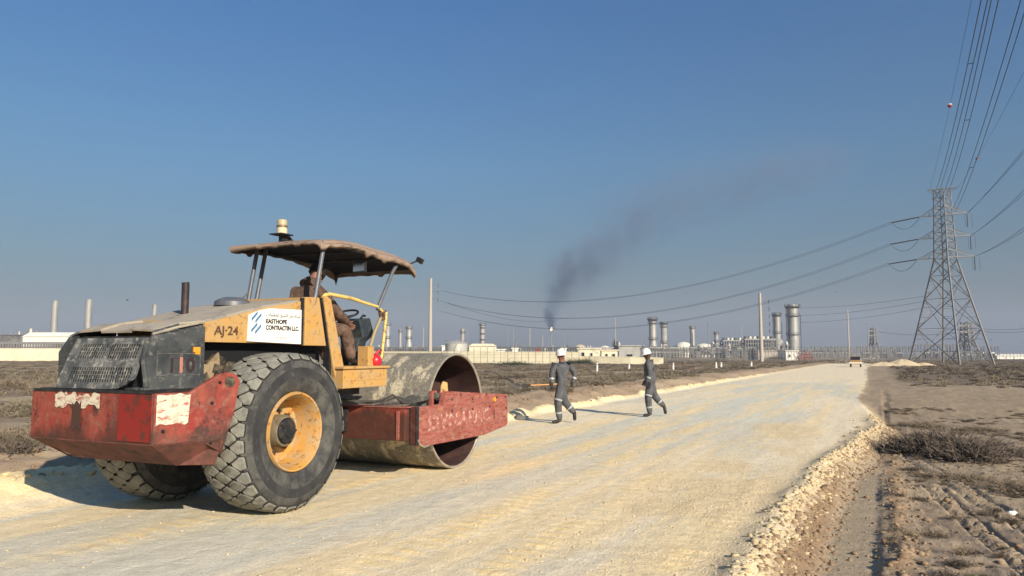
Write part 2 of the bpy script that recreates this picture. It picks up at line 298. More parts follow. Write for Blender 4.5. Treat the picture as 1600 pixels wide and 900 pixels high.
# tread tracks on the dirt to the right: (s0,u0) -> (s1,u1), half width
TRK = [((-9.5, 9.80), (-.2, 8.28), .12), ((-14, 9.70), (-4.5, 8.62), .10)]
def field(x, y):
    s, u = su(x, y); R = right_edge(s)
    near = np.exp(-np.maximum(s + 16, 0) / 60)
    left = 1 - sstep(-.95, -.35, u); right = sstep(R - .02, R + .42, u); road = (1 - left) * (1 - right)
    n1 = fbm(x * 1.3, y * 1.3, 1); n2 = fbm(x * 5, y * 5, 9); n3 = fbm(x * .25, y * .25, 17); n4 = fbm(s * .35, u * 2.2, 23)
    z = road * (.015 * (n4 - .5) + .012 * (n2 - .5) * (.3 + n1))
    # berm of pale sand on the left edge, broken into lumps
    bw = .17 + .12 * vnoise(s * .9, u * 0, 31) + .42 * sstep(-5, -11, s)
    bh = (.04 + .12 * vnoise(s * 1.6, u * 0 + 9, 33) + .05 * vnoise(s * 4, u * 3, 34)) * (1 - .4 * sstep(20, 60, s)) + .19 * sstep(-5.5, -8.5, s)
    bc = -.32 + .22 * (vnoise(s * .7, u * 0, 35) - .5) - .2 * sstep(-5, -11, s)
    berm = np.exp(-np.abs((u - bc) / bw) ** 2.6)
    z = z + berm * bh * (1 + .18 * (n2 - .5) * 2)
    # old bank and scrub plain beyond it
    bank = sstep(-.7, -1.9, u) * (1 - sstep(-2.6, -6.5, u))
    z = z + left * (-.04 + .30 * bank * (.55 + .7 * n1) + .14 * (n3 - .5) + .05 * (n2 - .5))
    # right: lower dirt
    zr = (-.20 + .16 * sstep(5, 14, s)) + .10 * (n3 - .5) + .08 * (n1 - .5) + .055 * (n2 - .5) + .03 * (fbm(x * 16, y * 16, 93, 2) - .5)
    fade = 1 - sstep(4, 12, s)
    lane = sstep(7.45, 7.60, u) * (1 - sstep(7.94, 8.03, u)) * fade
    zr = zr * (1 - lane) + lane * (-.235 + .006 * (n2 - .5))
    ridge = np.exp(-((u - 8.15 - .05 * (vnoise(s * 1.2, u * 0, 41) - .5)) / .085) ** 2) * fade * (1 - .6 * sstep(-6, 4, s))
    zr = zr + ridge * (.0 + .10 * vnoise(s * 5, u * 6, 43) * vnoise(s * 1.3, u, 44))
    crack = np.exp(-((u - 8.12 - .10 * (vnoise(s * .6, u * 0, 46) - .5)) / .045) ** 2) * sstep(5, 6, s) * (1 - sstep(18, 24, s))
    zr = zr - crack * .07
    tr = np.zeros_like(x); lug = np.zeros_like(x)
    for (s0, u0), (s1, u1), w in TRK:
        k = (s - s0) / (s1 - s0); uc = u0 + (u1 - u0) * k; inn = (k > 0) & (k < 1)
        d = np.abs(u - uc)
        m = (1 - sstep(w, w + .05, d)) * inn
        lg = (np.sin((s + .35 * d) * 2 * math.pi / .17) > 0)
        zr = zr * (1 - m) + m * (zr - .035 + .06 * lg * (1 - sstep(w * .6, w, d)))
        zr = zr + np.exp(-((d - w - .06) / .035) ** 2) * inn * (.03 * n2 * n1)
        tr = np.maximum(tr, m); lug = np.maximum(lug, m * lg)
    pale = sstep(-.1, .3, np.sin((s + 2) * .22 + u * .02)) * sstep(8.2, 9.5, u)
    z = z * (1 - right) + right * zr
    # lug prints on the road along the driving line
    lp = np.zeros_like(x)
    for uc, w, s0, s1 in ((4.50, .24, -14, 4), (3.35, .30, -9, 9), (2.2, .22, -14, 2), (5.45, .2, -15, -3), (6.75, .22, -16, -4)):
        q = np.exp(-((u - uc - .12 * np.sin(s * .21 + uc)) / w) ** 2) * sstep(s0, s0 + 3, s) * (1 - sstep(s1 - 3, s1, s))
        lp = np.maximum(lp, q)
    lugp = lp * (np.sin(s * 2 * math.pi / .21 + 1.5 * np.abs(u % .6 - .3)) > .1)
    z = z + road * (.012 * lugp * n1 * near)
    # the compacted lift ends in a churned lip
    lip = np.exp(-((u - R + .06) / .14) ** 2) * (.02 + .05 * vnoise(s * 3, u * 3, 51)) * (1 - sstep(3, 6, s))
    z = z + lip
    # ------- albedo
    C = lambda *a: np.array(a)[None, :]
    tan = C(.78, .655, .455); grey = C(.63, .575, .445); yel = C(.86, .65, .34)
    g = sstep(.44, .60, fbm(s * .09 + 2, u * .55, 61) + .10 * (n1 - .5))[:, None]
    col = tan * (1 - g) + grey * g
    pan = (sstep(0, 3, s) * (1 - sstep(16, 24, s)) * sstep(1.2, 2.6, u) * (1 - sstep(5.2, 6.2, u + .8 * (n1 - .5))))[:, None]
    col = col * (1 - .8 * pan) + C(.60, .57, .455) * .85 * pan
    streak = sstep(.50, .62, fbm(s * .22, u * 3.2, 67))[:, None]
    col = col * (1 - .5 * streak) + yel * .5 * streak
    ly = (np.clip(lp * (.25 + .75 * sstep(.42, .52, n1)), 0, 1) * .75 + .55 * lugp)[:, None] * .85
    col = col * (1 - ly) + yel * ly
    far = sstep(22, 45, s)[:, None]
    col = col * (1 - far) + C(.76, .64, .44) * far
    # loose stone patch and lip
    patch = (sstep(.40, .56, n1 * .5 + .5 * fbm(s * .5, u * .8, 71)) * np.exp(-((u - 6.15) / .75) ** 4) * sstep(-12.5, -9, s) * (1 - sstep(1, 4, s)))
    patch2 = np.exp(-((u - R + .12) / .28) ** 4) * (1 - sstep(3, 7, s)) * .7; pl = np.clip(patch + patch2, 0, 1)[:, None]
    col = col * (1 - pl) + C(.86, .67, .40) * pl
    grain = np.clip(pl[:, 0], 0, 1)
    bs = np.clip(berm * 1.6, 0, 1)[:, None]
    # left bank and plain
    lb = C(.34, .25, .165) * (.8 + .45 * n1[:, None]); lp2 = C(.26, .20, .135) * (.75 + .5 * n2[:, None])
    k = sstep(-2.4, -4.0, u)[:, None]; lcol = lb * (1 - k) + lp2 * k
    sand = (sstep(.55, .68, n3) * .75)[:, None]; lcol = lcol * (1 - sand) + C(.42, .33, .215) * sand
    L = left[:, None]; col = col * (1 - L) + lcol * L
    col = col * (1 - bs) + C(.80, .62, .36) * (.92 + .16 * n2[:, None]) * bs
    # right dirt
    rc = C(.275, .208, .142) * (.58 + .58 * n1[:, None] + .55 * n2[:, None]); ln = np.clip(lane + tr * .8 * (1 - lug), 0, 1)[:, None]
    sm = sstep(.46, .60, fbm(s * .25, u * .9, 77))[:, None] * .75
    rc = rc * (1 - sm) + C(.36, .28, .185) * sm
    ln = ln * .9; rc = rc * (1 - ln) + C(.37, .295, .20) * ln
    rd = np.clip(ridge, 0, 1)[:, None] * .6; rc = rc * (1 - rd) + C(.27, .17, .095) * rd
    rr = (sstep(R, R + .2, u) * (1 - sstep(7.42, 7.58, u)))[:, None] * .85 * fade[:, None]; rc = rc * (1 - rr) + C(.25, .165, .10) * rr
    fr = sstep(6, 11, s)[:, None] * (1 - sstep(20, 27, s + 1.5 * n1))[:, None]
    rc = rc * (1 - .7 * fr) + C(.33, .25, .165) * .7 * fr
    cr = np.clip(crack, 0, 1)[:, None]; rc = rc * (1 - .6 * cr) + C(.14, .10, .07) * .6 * cr  # shade of the narrow trench painted into the soil colour
    fs = sstep(28, 34, s)[:, None] * sstep(8.3, 9.5, u)[:, None]; rc = rc * (1 - fs) + C(.19, .145, .105) * fs
    RR = sstep(R - .02, R + .20, u + .16 * (n2 - .5))[:, None]
    col = col * (1 - RR) + rc * RR
    return z, np.clip(col, 0, 1), grain, road
def hz(x, y):
    return float(field(np.array([float(x)]), np.array([float(y)]))[0][0])

def ground_mesh():
    r = [0.0, .6]
    while r[-1] < 2900: r.append(r[-1] + max(.03, r[-1] * (.0065 if r[-1] < 60 else .02)))
    r = np.array(r[1:])
    th = np.concatenate([np.radians(np.arange(-40, 40, .16)), np.radians(np.arange(40, 320, 4.0))])   # azimuth clockwise from +Y
    Rg, Tg = np.meshgrid(r, th, indexing='ij'); x = (Rg * np.sin(Tg)).ravel(); y = (Rg * np.cos(Tg)).ravel()
    z, col, grain, road = field(x, y)
    rr = Rg.ravel(); dm = 1 - sstep(60, 160, rr); z = z * (dm * .85 + .15) * (1 - .6 * sstep(100, 400, rr))
    nr, nt = len(r), len(th)
    i = np.arange(nr - 1)[:, None] * nt; j = np.arange(nt)[None, :]; j2 = (j + 1) % nt
    q = np.stack([i + j, i + j2, i + nt + j2, i + nt + j], -1).reshape(-1, 4)[:, ::-1]
    s, u = su(x, y); R = right_edge(s)
    isroad = (u > -.75) & (u < R + .25) & (s > -30) & (s < 130)
    qr = isroad[q].sum(1) >= 3
    return x, y, z, col, grain, q, qr
def grid_object(name, x, y, z, col, grain, q, m):
    used = np.unique(q); remap = np.zeros(len(x), np.int64); remap[used] = np.arange(len(used)); q = remap[q]
    me = bpy.data.meshes.new(name); me.vertices.add(len(used)); me.loops.add(q.size); me.polygons.add(len(q))
    me.vertices.foreach_set('co', np.stack([x, y, z], -1)[used].astype(np.float32).ravel())
    me.loops.foreach_set('vertex_index', q.ravel().astype(np.int32))
    me.polygons.foreach_set('loop_start', (np.arange(len(q)) * 4).astype(np.int32))
    me.update(calc_edges=True); me.polygons.foreach_set('use_smooth', [True] * len(q))
    a = me.color_attributes.new('albedo', 'FLOAT_COLOR', 'POINT')
    a.data.foreach_set('color', np.concatenate([col[used], grain[used][:, None]], 1).astype(np.float32).ravel())
    me.materials.append(m); o = bpy.data.objects.new(name, me); link(o); prop(o, kind='structure'); return o
def soil_material():
    m = bpy.data.materials.new('soil'); m.use_nodes = True; nt = m.node_tree; N = nt.nodes; L = nt.links; b = N['Principled BSDF']
    b.inputs['Roughness'].default_value = .95; b.inputs['Specular IOR Level'].default_value = .1
    at_ = N.new('ShaderNodeAttribute'); at_.attribute_name = 'albedo'; t = N.new('ShaderNodeTexCoord')
    def noise(sc, det=6, ro=.7):
        n = N.new('ShaderNodeTexNoise'); n.inputs['Scale'].default_value = sc; n.inputs['Detail'].default_value = det; n.inputs['Roughness'].default_value = ro
        L.new(t.outputs['Object'], n.inputs['Vector']); return n.outputs['Fac']
    def mr(i, a, c, d, e):
        n = N.new('ShaderNodeMapRange'); n.inputs[1].default_value = a; n.inputs[2].default_value = c; n.inputs[3].default_value = d; n.inputs[4].default_value = e
        L.new(i, n.inputs[0]); return n.outputs[0]
    def math_(op, a, c):
        n = N.new('ShaderNodeMath'); n.operation = op
        for k, v in enumerate((a, c)):
            if isinstance(v, (int, float)): n.inputs[k].default_value = v
            else: L.new(v, n.inputs[k])
        return n.outputs[0]
    n1 = noise(6); n2 = noise(45, 4)
    f = math_('MULTIPLY', mr(n1, .3, .7, .90, 1.12), mr(n2, .3, .7, .84, 1.16))
    vr = N.new('ShaderNodeTexVoronoi'); vr.inputs['Scale'].default_value = 42; L.new(t.outputs['Object'], vr.inputs['Vector'])
    st = mr(vr.outputs['Distance'], .05, .5, 1.12, .84)
    mixs = N.new('ShaderNodeMix'); mixs.inputs[2].default_value = 1.0; L.new(at_.outputs['Alpha'], mixs.inputs[0]); L.new(st, mixs.inputs[3])
    f = math_('MULTIPLY', f, mixs.outputs[0])
    mp1 = N.new('ShaderNodeMapping'); mp1.inputs['Rotation'].default_value = (0, 0, RA); mp2 = N.new('ShaderNodeMapping'); mp2.inputs['Scale'].default_value = (5.0, .55, 1)
    L.new(t.outputs['Object'], mp1.inputs[0]); L.new(mp1.outputs[0], mp2.inputs[0])
    ns = N.new('ShaderNodeTexNoise'); ns.inputs['Scale'].default_value = 1.0; ns.inputs['Detail'].default_value = 7; ns.inputs['Roughness'].default_value = .72; L.new(mp2.outputs[0], ns.inputs['Vector'])
    f = math_('MULTIPLY', f, mr(ns.outputs['Fac'], .3, .7, .92, 1.14))
    mp3 = N.new('ShaderNodeMapping'); mp3.inputs['Scale'].default_value = (26, 4.5, 1); L.new(mp1.outputs[0], mp3.inputs[0])
    ns2 = N.new('ShaderNodeTexNoise'); ns2.inputs['Scale'].default_value = 1.0; ns2.inputs['Detail'].default_value = 5; ns2.inputs['Roughness'].default_value = .7; L.new(mp3.outputs[0], ns2.inputs['Vector'])
    f = math_('MULTIPLY', f, mr(ns2.outputs['Fac'], .32, .68, .93, 1.08))
    vm = N.new('ShaderNodeVectorMath'); vm.operation = 'SCALE'; L.new(at_.outputs['Color'], vm.inputs[0]); L.new(f, vm.inputs[3])
    L.new(vm.outputs[0], b.inputs['Base Color'])
    hgt = math_('ADD', math_('MULTIPLY', n1, .7), math_('MULTIPLY', n2, .35))
    hgt = math_('ADD', hgt, math_('MULTIPLY', math_('MULTIPLY', mr(vr.outputs['Distance'], 0, .6, 1, 0), at_.outputs['Alpha']), .22))
    bp = N.new('ShaderNodeBump'); bp.inputs['Distance'].default_value = .030; L.new(hgt, bp.inputs['Height']); L.new(bp.outputs[0], b.inputs['Normal'])
    return m
M['soil'] = soil_material()
_x, _y, _z, _c, _g, _q, _qr = ground_mesh()
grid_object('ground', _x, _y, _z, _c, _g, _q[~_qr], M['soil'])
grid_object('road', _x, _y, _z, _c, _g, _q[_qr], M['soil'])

# ------------------------------------------------------------------ loose stone (stuff)
def rock_proto(seed, sub=1):
    b = bmesh.new(); bmesh.ops.create_icosphere(b, subdivisions=max(1, sub), radius=1); r = random.Random(seed)
    for v in b.verts: v.co *= r.uniform(.55, 1.25); v.co.x *= 1.15
    
    v = np.array([p.co[:] for p in b.verts]); f = np.array([[q.index for q in p.verts] for p in b.faces]); b.free(); return v, f
def scatter(name, protos, pos, scl, rot, m, kind='stuff', colidx=None, mats=None):
    V = []; Fc = []; n = 0; MI = []
    rng = np.random.default_rng(3); pi = rng.integers(0, len(protos), len(pos))
    for k, (pv, pf) in enumerate(protos):
        w = np.where(pi == k)[0]
        if not len(w): continue
        c, s_ = np.cos(rot[w]), np.sin(rot[w])
        P = pv[None] * scl[w][:, None, :]
        X = P[..., 0] * c[:, None] - P[..., 1] * s_[:, None]; Y = P[..., 0] * s_[:, None] + P[..., 1] * c[:, None]
        P = np.stack([X, Y, P[..., 2]], -1) + pos[w][:, None, :]
        V.append(P.reshape(-1, 3)); Fc.append((pf[None] + (np.arange(len(w)) * len(pv))[:, None, None]).reshape(-1, 3) + n); n += P.shape[0] * P.shape[1]
        if colidx is not None: MI.append(np.repeat(colidx[w], len(pf)))
    V = np.concatenate(V); Fc = np.concatenate(Fc)
    me = bpy.data.meshes.new(name); me.vertices.add(len(V)); me.loops.add(Fc.size); me.polygons.add(len(Fc))
    me.vertices.foreach_set('co', V.astype(np.float32).ravel()); me.loops.foreach_set('vertex_index', Fc.ravel().astype(np.int32))
    me.polygons.foreach_set('loop_start', (np.arange(len(Fc)) * 3).astype(np.int32)); me.update(calc_edges=True)
    for mm in (mats or [m]): me.materials.append(mm)
    if colidx is not None: me.polygons.foreach_set('material_index', np.concatenate(MI).astype(np.int32))
    o = bpy.data.objects.new(name, me); link(o); prop(o, kind=kind); return o
M['stone'] = mat('limestone_rubble', (0.54, 0.43, 0.26), .95, layers=[((.42, .32, .18), 5, .55, .1, .6), ((.66, .57, .40), 9, .6, .08, .6)])
M['clod'] = mat('brown_dirt_clods', (0.25, 0.165, 0.10), .95, layers=[((.36, .27, .17), 6, .55, .1, .6)])
ROCKS = [rock_proto(i, 1 if i % 2 else 0) for i in range(8)]
ROCKS = [(v, f) for v, f in ROCKS]
rng = np.random.default_rng(11)
def place(n, uf, s0, s1, smin, smax, pw=2.2, sink=.3):
    s = s0 + (s1 - s0) * rng.random(n) ** 1.35; u = uf(s, n)
    x = s * NH[0] + u * NR[0]; y = 18.1 + s * NH[1] + u * NR[1]
    sc = smin + (smax - smin) * rng.random(n) ** pw * 1.0
    S = np.stack([sc * rng.uniform(.7, 1.3, n), sc * rng.uniform(.7, 1.3, n), sc * rng.uniform(.45, .9, n)], -1)
    z = field(x, y)[0] + S[:, 2] * (.5 - sink)
    return np.stack([x, y, z], -1), S, rng.random(n) * 6.28
A = place(7000, lambda s, n: right_edge(s) + .07 + np.clip(rng.normal(0, .095, n) + .25 * (rng.random(n) ** 5) , -.35, .40), -15.5, 5.5, .004, .040, 3.2)
B = place(2600, lambda s, n: 6.2 + rng.normal(0, .55, n), -13, 3, .004, .012)
D_ = place(3200, lambda s, n: rng.uniform(.2, 7, n), -15, 12, .003, .018, 3.4)
P = [np.concatenate([a, b, c]) for a, b, c in zip(A, B, D_)]
_su = su(P[0][:, 0], P[0][:, 1]); _b = ((_su[1] - right_edge(_su[0])) + rng.normal(0, .14, len(P[0])) > .14).astype(int)
o = scatter('rubble', ROCKS, P[0], P[1], P[2], None, colidx=_b, mats=[M['stone'], M['clod']]); prop(o, 'loose pale limestone rubble along the right road edge', 'rubble')
A = place(900, lambda s, n: np.clip(-.45 + rng.normal(0, .28, n), -1.1, .15), -13, 30, .010, .05, 2.6)
o = scatter('sand_clods', ROCKS, *A, mat('yellow_sand_clods', (.64, .48, .26), .95)); prop(o, 'yellow sand clods on the left roadside berm', 'clods', kind='stuff')
A = place(2600, lambda s, n: 8.22 + np.where(rng.random(n) < .45, rng.normal(0, .10, n), rng.uniform(-.9, 3.2, n)), -15.6, 4, .006, .042, 3.0)
B = place(1400, lambda s, n: -2.2 + rng.normal(0, .9, n), -12, 20, .012, .07, 2.6)
A = [np.concatenate([a, b]) for a, b in zip(A, B)]
A3 = place(1500, lambda s, n: right_edge(s) + rng.uniform(.18, .48, n), -15.6, 1, .006, .032, 2.4); A = [np.concatenate([a, b]) for a, b in zip(A, A3)]; A2 = place(5200, lambda s, n: rng.uniform(7.4, 12.5, n), -15.6, 3, .004, .018, 2.0); A = [np.concatenate([a, b]) for a, b in zip(A, A2)]
o = scatter('dirt_clods', ROCKS, *A, M['clod']); prop(o, 'brown dirt clods and crumbs on the bare soil', 'clods', kind='stuff')

# ------------------------------------------------------------------ scrub
def bush_proto(seed, n, spread=1.0, w=.012, leaf=0.0, up=.8):
    """dry twiggy bush of radius ~1, height ~up : bent twigs fanning from the base, each a chain of thin faces"""
    r = random.Random(seed); V = []; Fc = []
    for k in range(n):
        a = r.uniform(0, 6.283); el = math.acos(r.uniform(.05, 1)) * .98; rr = r.uniform(.55, 1.0) * (1 - .25 * abs(math.sin(a * 2 + seed)))
        bx, by = r.gauss(0, .28), r.gauss(0, .28)
        p = Vector((bx, by, -.03)); d = Vector((math.cos(a) * math.sin(el), math.sin(a) * math.sin(el), math.cos(el) * up + .12)).normalized()
        L = rr * r.uniform(.5, .95); side = d.orthogonal().normalized(); side.rotate(Matrix.Rotation(r.uniform(0, 6.28), 3, d))
        m = len(V); seg = 2
        for i in range(seg + 1):
            t = i / seg; q = p + d * L * t + Vector((0, 0, -.12 * t * t * L)) + Vector((r.gauss(0, .03), r.gauss(0, .03), r.gauss(0, .02))) * t
            ww = w * (1.15 - t)
            V.append(q - side * ww); V.append(q + side * ww)
        for i in range(seg): Fc += [(m + 2 * i, m + 2 * i + 1, m + 2 * i + 3), (m + 2 * i, m + 2 * i + 3, m + 2 * i + 2)]
        for _ in range(3 if leaf else 2):
            t = r.uniform(.3, 1); q = p + d * L * t; dd = (d + Vector((r.gauss(0, .6), r.gauss(0, .6), r.gauss(.1, .5)))).normalized(); l2 = L * r.uniform(.12, .32) + leaf
            s2 = dd.orthogonal().normalized() * (w * .9 + leaf * .35); m = len(V)
            V += [q - s2, q + s2, q + dd * l2]; Fc += [(m, m + 1, m + 2)]
    return np.array([v[:] for v in V]), np.array(Fc)
M['scrub_a'] = mat('dry_scrub', (0.195, 0.148, 0.100), .95, layers=[((.18, .14, .095), 1.2, .5, .1, .8), ((.35, .27, .17), 6, .6, .08, .6)])
M['scrub_b'] = mat('grey_green_scrub', (0.19, 0.16, 0.105), .95, layers=[((.24, .19, .14), 3, .5, .1, .7)])
M['scrub_c'] = mat('dark_dead_scrub', (0.11, 0.086, 0.066), .95, layers=[((.19, .145, .105), 4, .55, .1, .7)])
SMALL = [bush_proto(i, 46, w=.035, leaf=.05, up=.75) for i in range(6)]
MIDB = [bush_proto(20 + i, 190, w=.014, leaf=.03, up=.7) for i in range(4)]
def region(n, test, xr, yr, seed):
    g = np.random.default_rng(seed); x = g.uniform(*xr, n); y = g.uniform(*yr, n); k = test(x, y, g); return x[k], y[k]
def dens(x, y, th, sc=.16): return fbm(x * sc, y * sc, 91) > th
xs = []; ys = []
def t1(x, y, g):
    s, u = su(x, y); az = np.degrees(np.arctan2(x, y)); return (u < -1.9 - 1.6 * g.random(len(x))) & (abs(az) < 40) & dens(x, y, .42 + .16 * g.random(len(x)), .33)
a = region(26000, t1, (-60, 40), (8, 62), 1); b = region(17000, t1, (-120, 60), (60, 135), 2)
def t2(x, y, g):
    s, u = su(x, y); az = np.degrees(np.arctan2(x, y)); return (u > 9.2) & (az < 40) & (((s > 27) & dens(x, y, .38)) | ((s > 12) & (u > 13 + .25 * s) & dens(x, y, .5)))
c = region(9000, t2, (10, 130), (26, 130), 3); d = region(9000, lambda x, y, g: (np.degrees(np.abs(np.arctan2(x, y))) < 40) & (su(x, y)[1] > 9) | (su(x, y)[0] > 125), (-50, 260), (130, 260), 4)
e2 = region(9000, lambda x, y, g: (su(x, y)[1] < -3) & (np.degrees(np.abs(np.arctan2(x, y))) < 40), (-190, 90), (135, 210), 5)
sx_ = np.concatenate([a[0], b[0], c[0], d[0], e2[0]]); sy_ = np.concatenate([a[1], b[1], c[1], d[1], e2[1]])
g5 = np.random.default_rng(8); dist = np.hypot(sx_, sy_)
sc = g5.uniform(.20, .55, len(sx_)) * (1 + .4 * sstep(30, 120, dist)) 
S = np.stack([sc * g5.uniform(.8, 1.4, len(sc)), sc * g5.uniform(.8, 1.4, len(sc)), sc * g5.uniform(.5, .95, len(sc)) * (1 - .35 * sstep(60, 140, dist))], -1)
pos = np.stack([sx_, sy_, field(sx_, sy_)[0]], -1); ro = g5.random(len(sc)) * 6.28
nearm = dist < 34; ci = (fbm(sx_ * .12, sy_ * .12, 5) * 3.2 + g5.random(len(sc)) * 1.2 - .6).clip(0, 2.4).astype(int)
MS = [M['scrub_a'], M['scrub_b'], M['scrub_c']]
o = scatter('scrub', MIDB, pos[nearm], S[nearm], ro[nearm], None, colidx=ci[nearm], mats=MS); prop(o, 'low dry desert scrub on the near plain', 'scrub')
o = scatter('scrub', SMALL, pos[~nearm], S[~nearm], ro[~nearm], None, colidx=ci[~nearm], mats=MS); prop(o, 'low dry desert scrub covering the far plain', 'scrub')
print('scrub', len(sc), nearm.sum())

g6 = np.random.default_rng(21); nT = 2600
_s = -15.6 + 26 * g6.random(nT) ** 1.2; _u = 8.1 + 5.5 * g6.random(nT); _x = _s * NH[0] + _u * NR[0]; _y = 18.1 + _s * NH[1] + _u * NR[1]
_k = fbm(_x * .7, _y * .7, 101) > .47 + .12 * g6.random(nT); _x = _x[_k]; _y = _y[_k]; _h = g6.uniform(.03, .13, len(_x))
o = scatter('dry_grass', MIDB, np.stack([_x, _y, field(_x, _y)[0]], -1), np.stack([_h * 1.3, _h * 1.3, _h * .9], -1), g6.random(len(_x)) * 6.28, None, colidx=(g6.random(len(_x)) * 2.9).astype(int), mats=MS); prop(o, 'small dry grass tufts among the wheel ruts', 'dry grass')

def bush(px, py, rad, hgt, seed, label, m, n=700, z=None, group=None, D=None):
    p = gp(px, py) if D is None else at(px, py, D); v, f = bush_proto(seed, n, w=.010, leaf=.012, up=.75)
    me = bpy.data.meshes.new('bush'); me.from_pydata((v * np.array([rad, rad, hgt])).tolist(), [], f.tolist()); me.materials.append(m)
    o = bpy.data.objects.new('bush', me); o.location = (p.x, p.y, hz(p.x, p.y) - .01); link(o); prop(o, label, 'bush', group); return o
g = 'dry bushes beside the wheel ruts'
bush(1428, 690, .72, .66, 1, 'dark dry bush at the left end of the bush row beside the road', M['scrub_c'], 1200, group=g)
bush(1468, 692, .80, .86, 2, 'tallest dark dry bush near the middle of the bush row', M['scrub_c'], 1500, group=g)
bush(1512, 699, .78, .74, 3, 'grey brown dry bush right of the tallest bush', M['scrub_c'], 1200, group=g)
bush(1550, 690, .62, .52, 4, 'dark dry bush at the right end of the bush row', M['scrub_c'], 1100, group=g)
bush(1590, 742, .60, .34, 5, 'pale low dry bush at the right frame edge', M['scrub_a'], 900, group=g)
bush(1505, 728, .50, .24, 6, 'small flat dry bush in front of the bush row', M['scrub_a'], 800, group=g)
bush(1446, 655, .6, .30, 7, 'low sprawling bush behind the left of the bush row', M['scrub_a'], 900, group=g)
bush(1530, 660, .6, .26, 8, 'low sprawling bush behind the right of the bush row', M['scrub_a'], 900, group=g)
g = 'bushes left of the roller'
bush(25, 690, .75, .48, 11, 'dry bush at the left frame edge level with the red counterweight', M['scrub_a'], 1200, group=g)
bush(70, 715, .50, .26, 12, 'low dry bush just left of the red counterweight underside', M['scrub_b'], 900, group=g)
bush(40, 640, .9, .55, 13, 'wide grey bush behind the left corner of the roller', M['scrub_b'], 1100, group=g)
bush(80, 612, 1.2, .75, 14, 'large brown bush beyond the grille corner of the roller', M['scrub_a'], 1100, group=g)
bush(15, 605, 1.3, .8, 15, 'large brown bush at the left frame edge further out', M['scrub_a'], 1000, group=g)
g = 'dark green shrubs before the cream wall'
M['shrub'] = mat('dark_green_shrub', (0.050, 0.058, 0.035), .9)
bush(893, 569, 2.2, 1.7, 21, 'dark green shrub before the cream wall, left of the pair by the first worker', M['shrub'], 900, group=g)
bush(913, 569, 2.0, 2.0, 22, 'dark green shrub before the cream wall, right of the pair by the first worker', M['shrub'], 900, group=g)
bush(803, 571, 3.2, 1.2, 23, 'low dark shrub mound right of the drum before the cream wall', M['shrub'], 900, group=g)
bush(1215, 563, 5.0, 2.6, 24, 'dark shrub thicket before the tan plant building', M['scrub_c'], 900, group=g)

def stone(px, py, r, label, m, seed, sc=(1, 1, .8)):
    v, f = rock_proto(seed, 2); p = gp(px, py); me = bpy.data.meshes.new('rock'); me.from_pydata((v * np.array(sc) * r).tolist(), [], f.tolist()); me.materials.append(m)
    o = bpy.data.objects.new('rock', me); o.location = (p.x, p.y, hz(p.x, p.y) + r * .45); link(o); prop(o, label, 'rock'); return o
stone(1578, 770, .055, 'small white stone on the bare soil at the right', M['white'], 4)
stone(812, 656.5, .10, 'dark grey boulder beside the sand berm right of the red beam', mat('dark_stone', (.13, .125, .11), .9), 5, (1.3, .8, .75))
stone(1290, 758, .07, 'brown stone below the rubble lip', M['clod'], 6)

# pale sand heaps at the far road end
def heap(px, py, r, h, label):
    p = gp(px, py); b = MB(); n = 40; rings = []; rd = random.Random(px)
    ph = [rd.uniform(0, 6.28) for _ in range(4)]
    for i in range(13):
        t = i / 12; ring = []
        for k in range(n):
            a = 6.283 * k / n; q = r * (1 - t) * (1 + .12 * math.sin(3 * a + ph[0]) + .07 * math.sin(5 * a + ph[1]))
            ring.append((q * 1.35 * math.cos(a), q * math.sin(a), h * (1 - (1 - t) ** 1.5) * (1 + .04 * math.sin(6 * a + ph[2])) - .05))
        rings.append(ring)
    b.loft(rings); o = b.build('sand_heap', mat('pale_heap_sand', (.58, .46, .29), .95, bump=.05, bscale=3), smooth=True)
    o.location = (p.x, p.y, hz(p.x, p.y)); prop(o, label, 'sand heap', 'sand heaps at the far road end')
heap(1412, 571.5, 2.1, 1.0, 'tallest pale sand heap, middle of three left of the pylon')
heap(1380, 571.5, 1.8, .6, 'low pale sand heap, left of the tallest heap')
heap(1443, 571.5, 1.5, .55, 'low pale sand heap nearest the pylon leg')

# ------------------------------------------------------------------ the road roller
AH = math.radians(24.5); HV = Vector((math.sin(AH), math.cos(AH), 0)); RV = Vector((math.cos(AH), -math.sin(AH), 0))
OR = Vector((-3.1909, 7.8776, 0))
roller = empty('road_roller', OR, math.radians(90) - AH)
prop(roller, 'old single drum road roller with yellow hood, red frame and torn canopy', 'road roller')
# roller frame: X forward, Y left, Z up.  r = right offset, so Y = -r
WX, DX = .17, 3.42
cwp = MB()
def plan_loft(b, secs):
    """secs: list of (z, [(x, r) ...]) polygons of equal count"""
    b.loft([[(x, -r, z) for x, r in pts] for z, pts in secs])
# counterweight: plan outline wraps round behind the tyres
top = [(-1.36, .78), (-1.34, .80), (-.70, 1.05), (-.70, .98), (-.92, .55), (-.92, -.55), (-.70, -.98), (-.70, -1.05), (-1.34, -.82), (-1.36, -.80)]
mid = [(-1.36, .78), (-1.34, .80), (-.80, 1.03), (-.80, .96), (-.92, .55), (-.92, -.55), (-.80, -.96), (-.80, -1.03), (-1.34, -.82), (-1.36, -.80)]
low = [(-1.02, .70), (-1.00, .72), (-.84, .98), (-.84, .92), (-.92, .55), (-.92, -.55), (-.84, -.92), (-.84, -.98), (-1.00, -.62), (-1.02, -.60)]
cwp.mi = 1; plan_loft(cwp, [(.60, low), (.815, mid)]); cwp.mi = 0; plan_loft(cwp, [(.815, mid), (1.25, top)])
cw = cwp.build('counterweight', [M['red'], M['red_grime']], roller, bevel=.010)
b = MB(); b.box((-1.352, .0, 1.256), (.03, 1.56, .022)); b.box((-1.0, 0, 1.262), (.66, 1.5, .02)); b.build('top_rim', M['black'], cw)
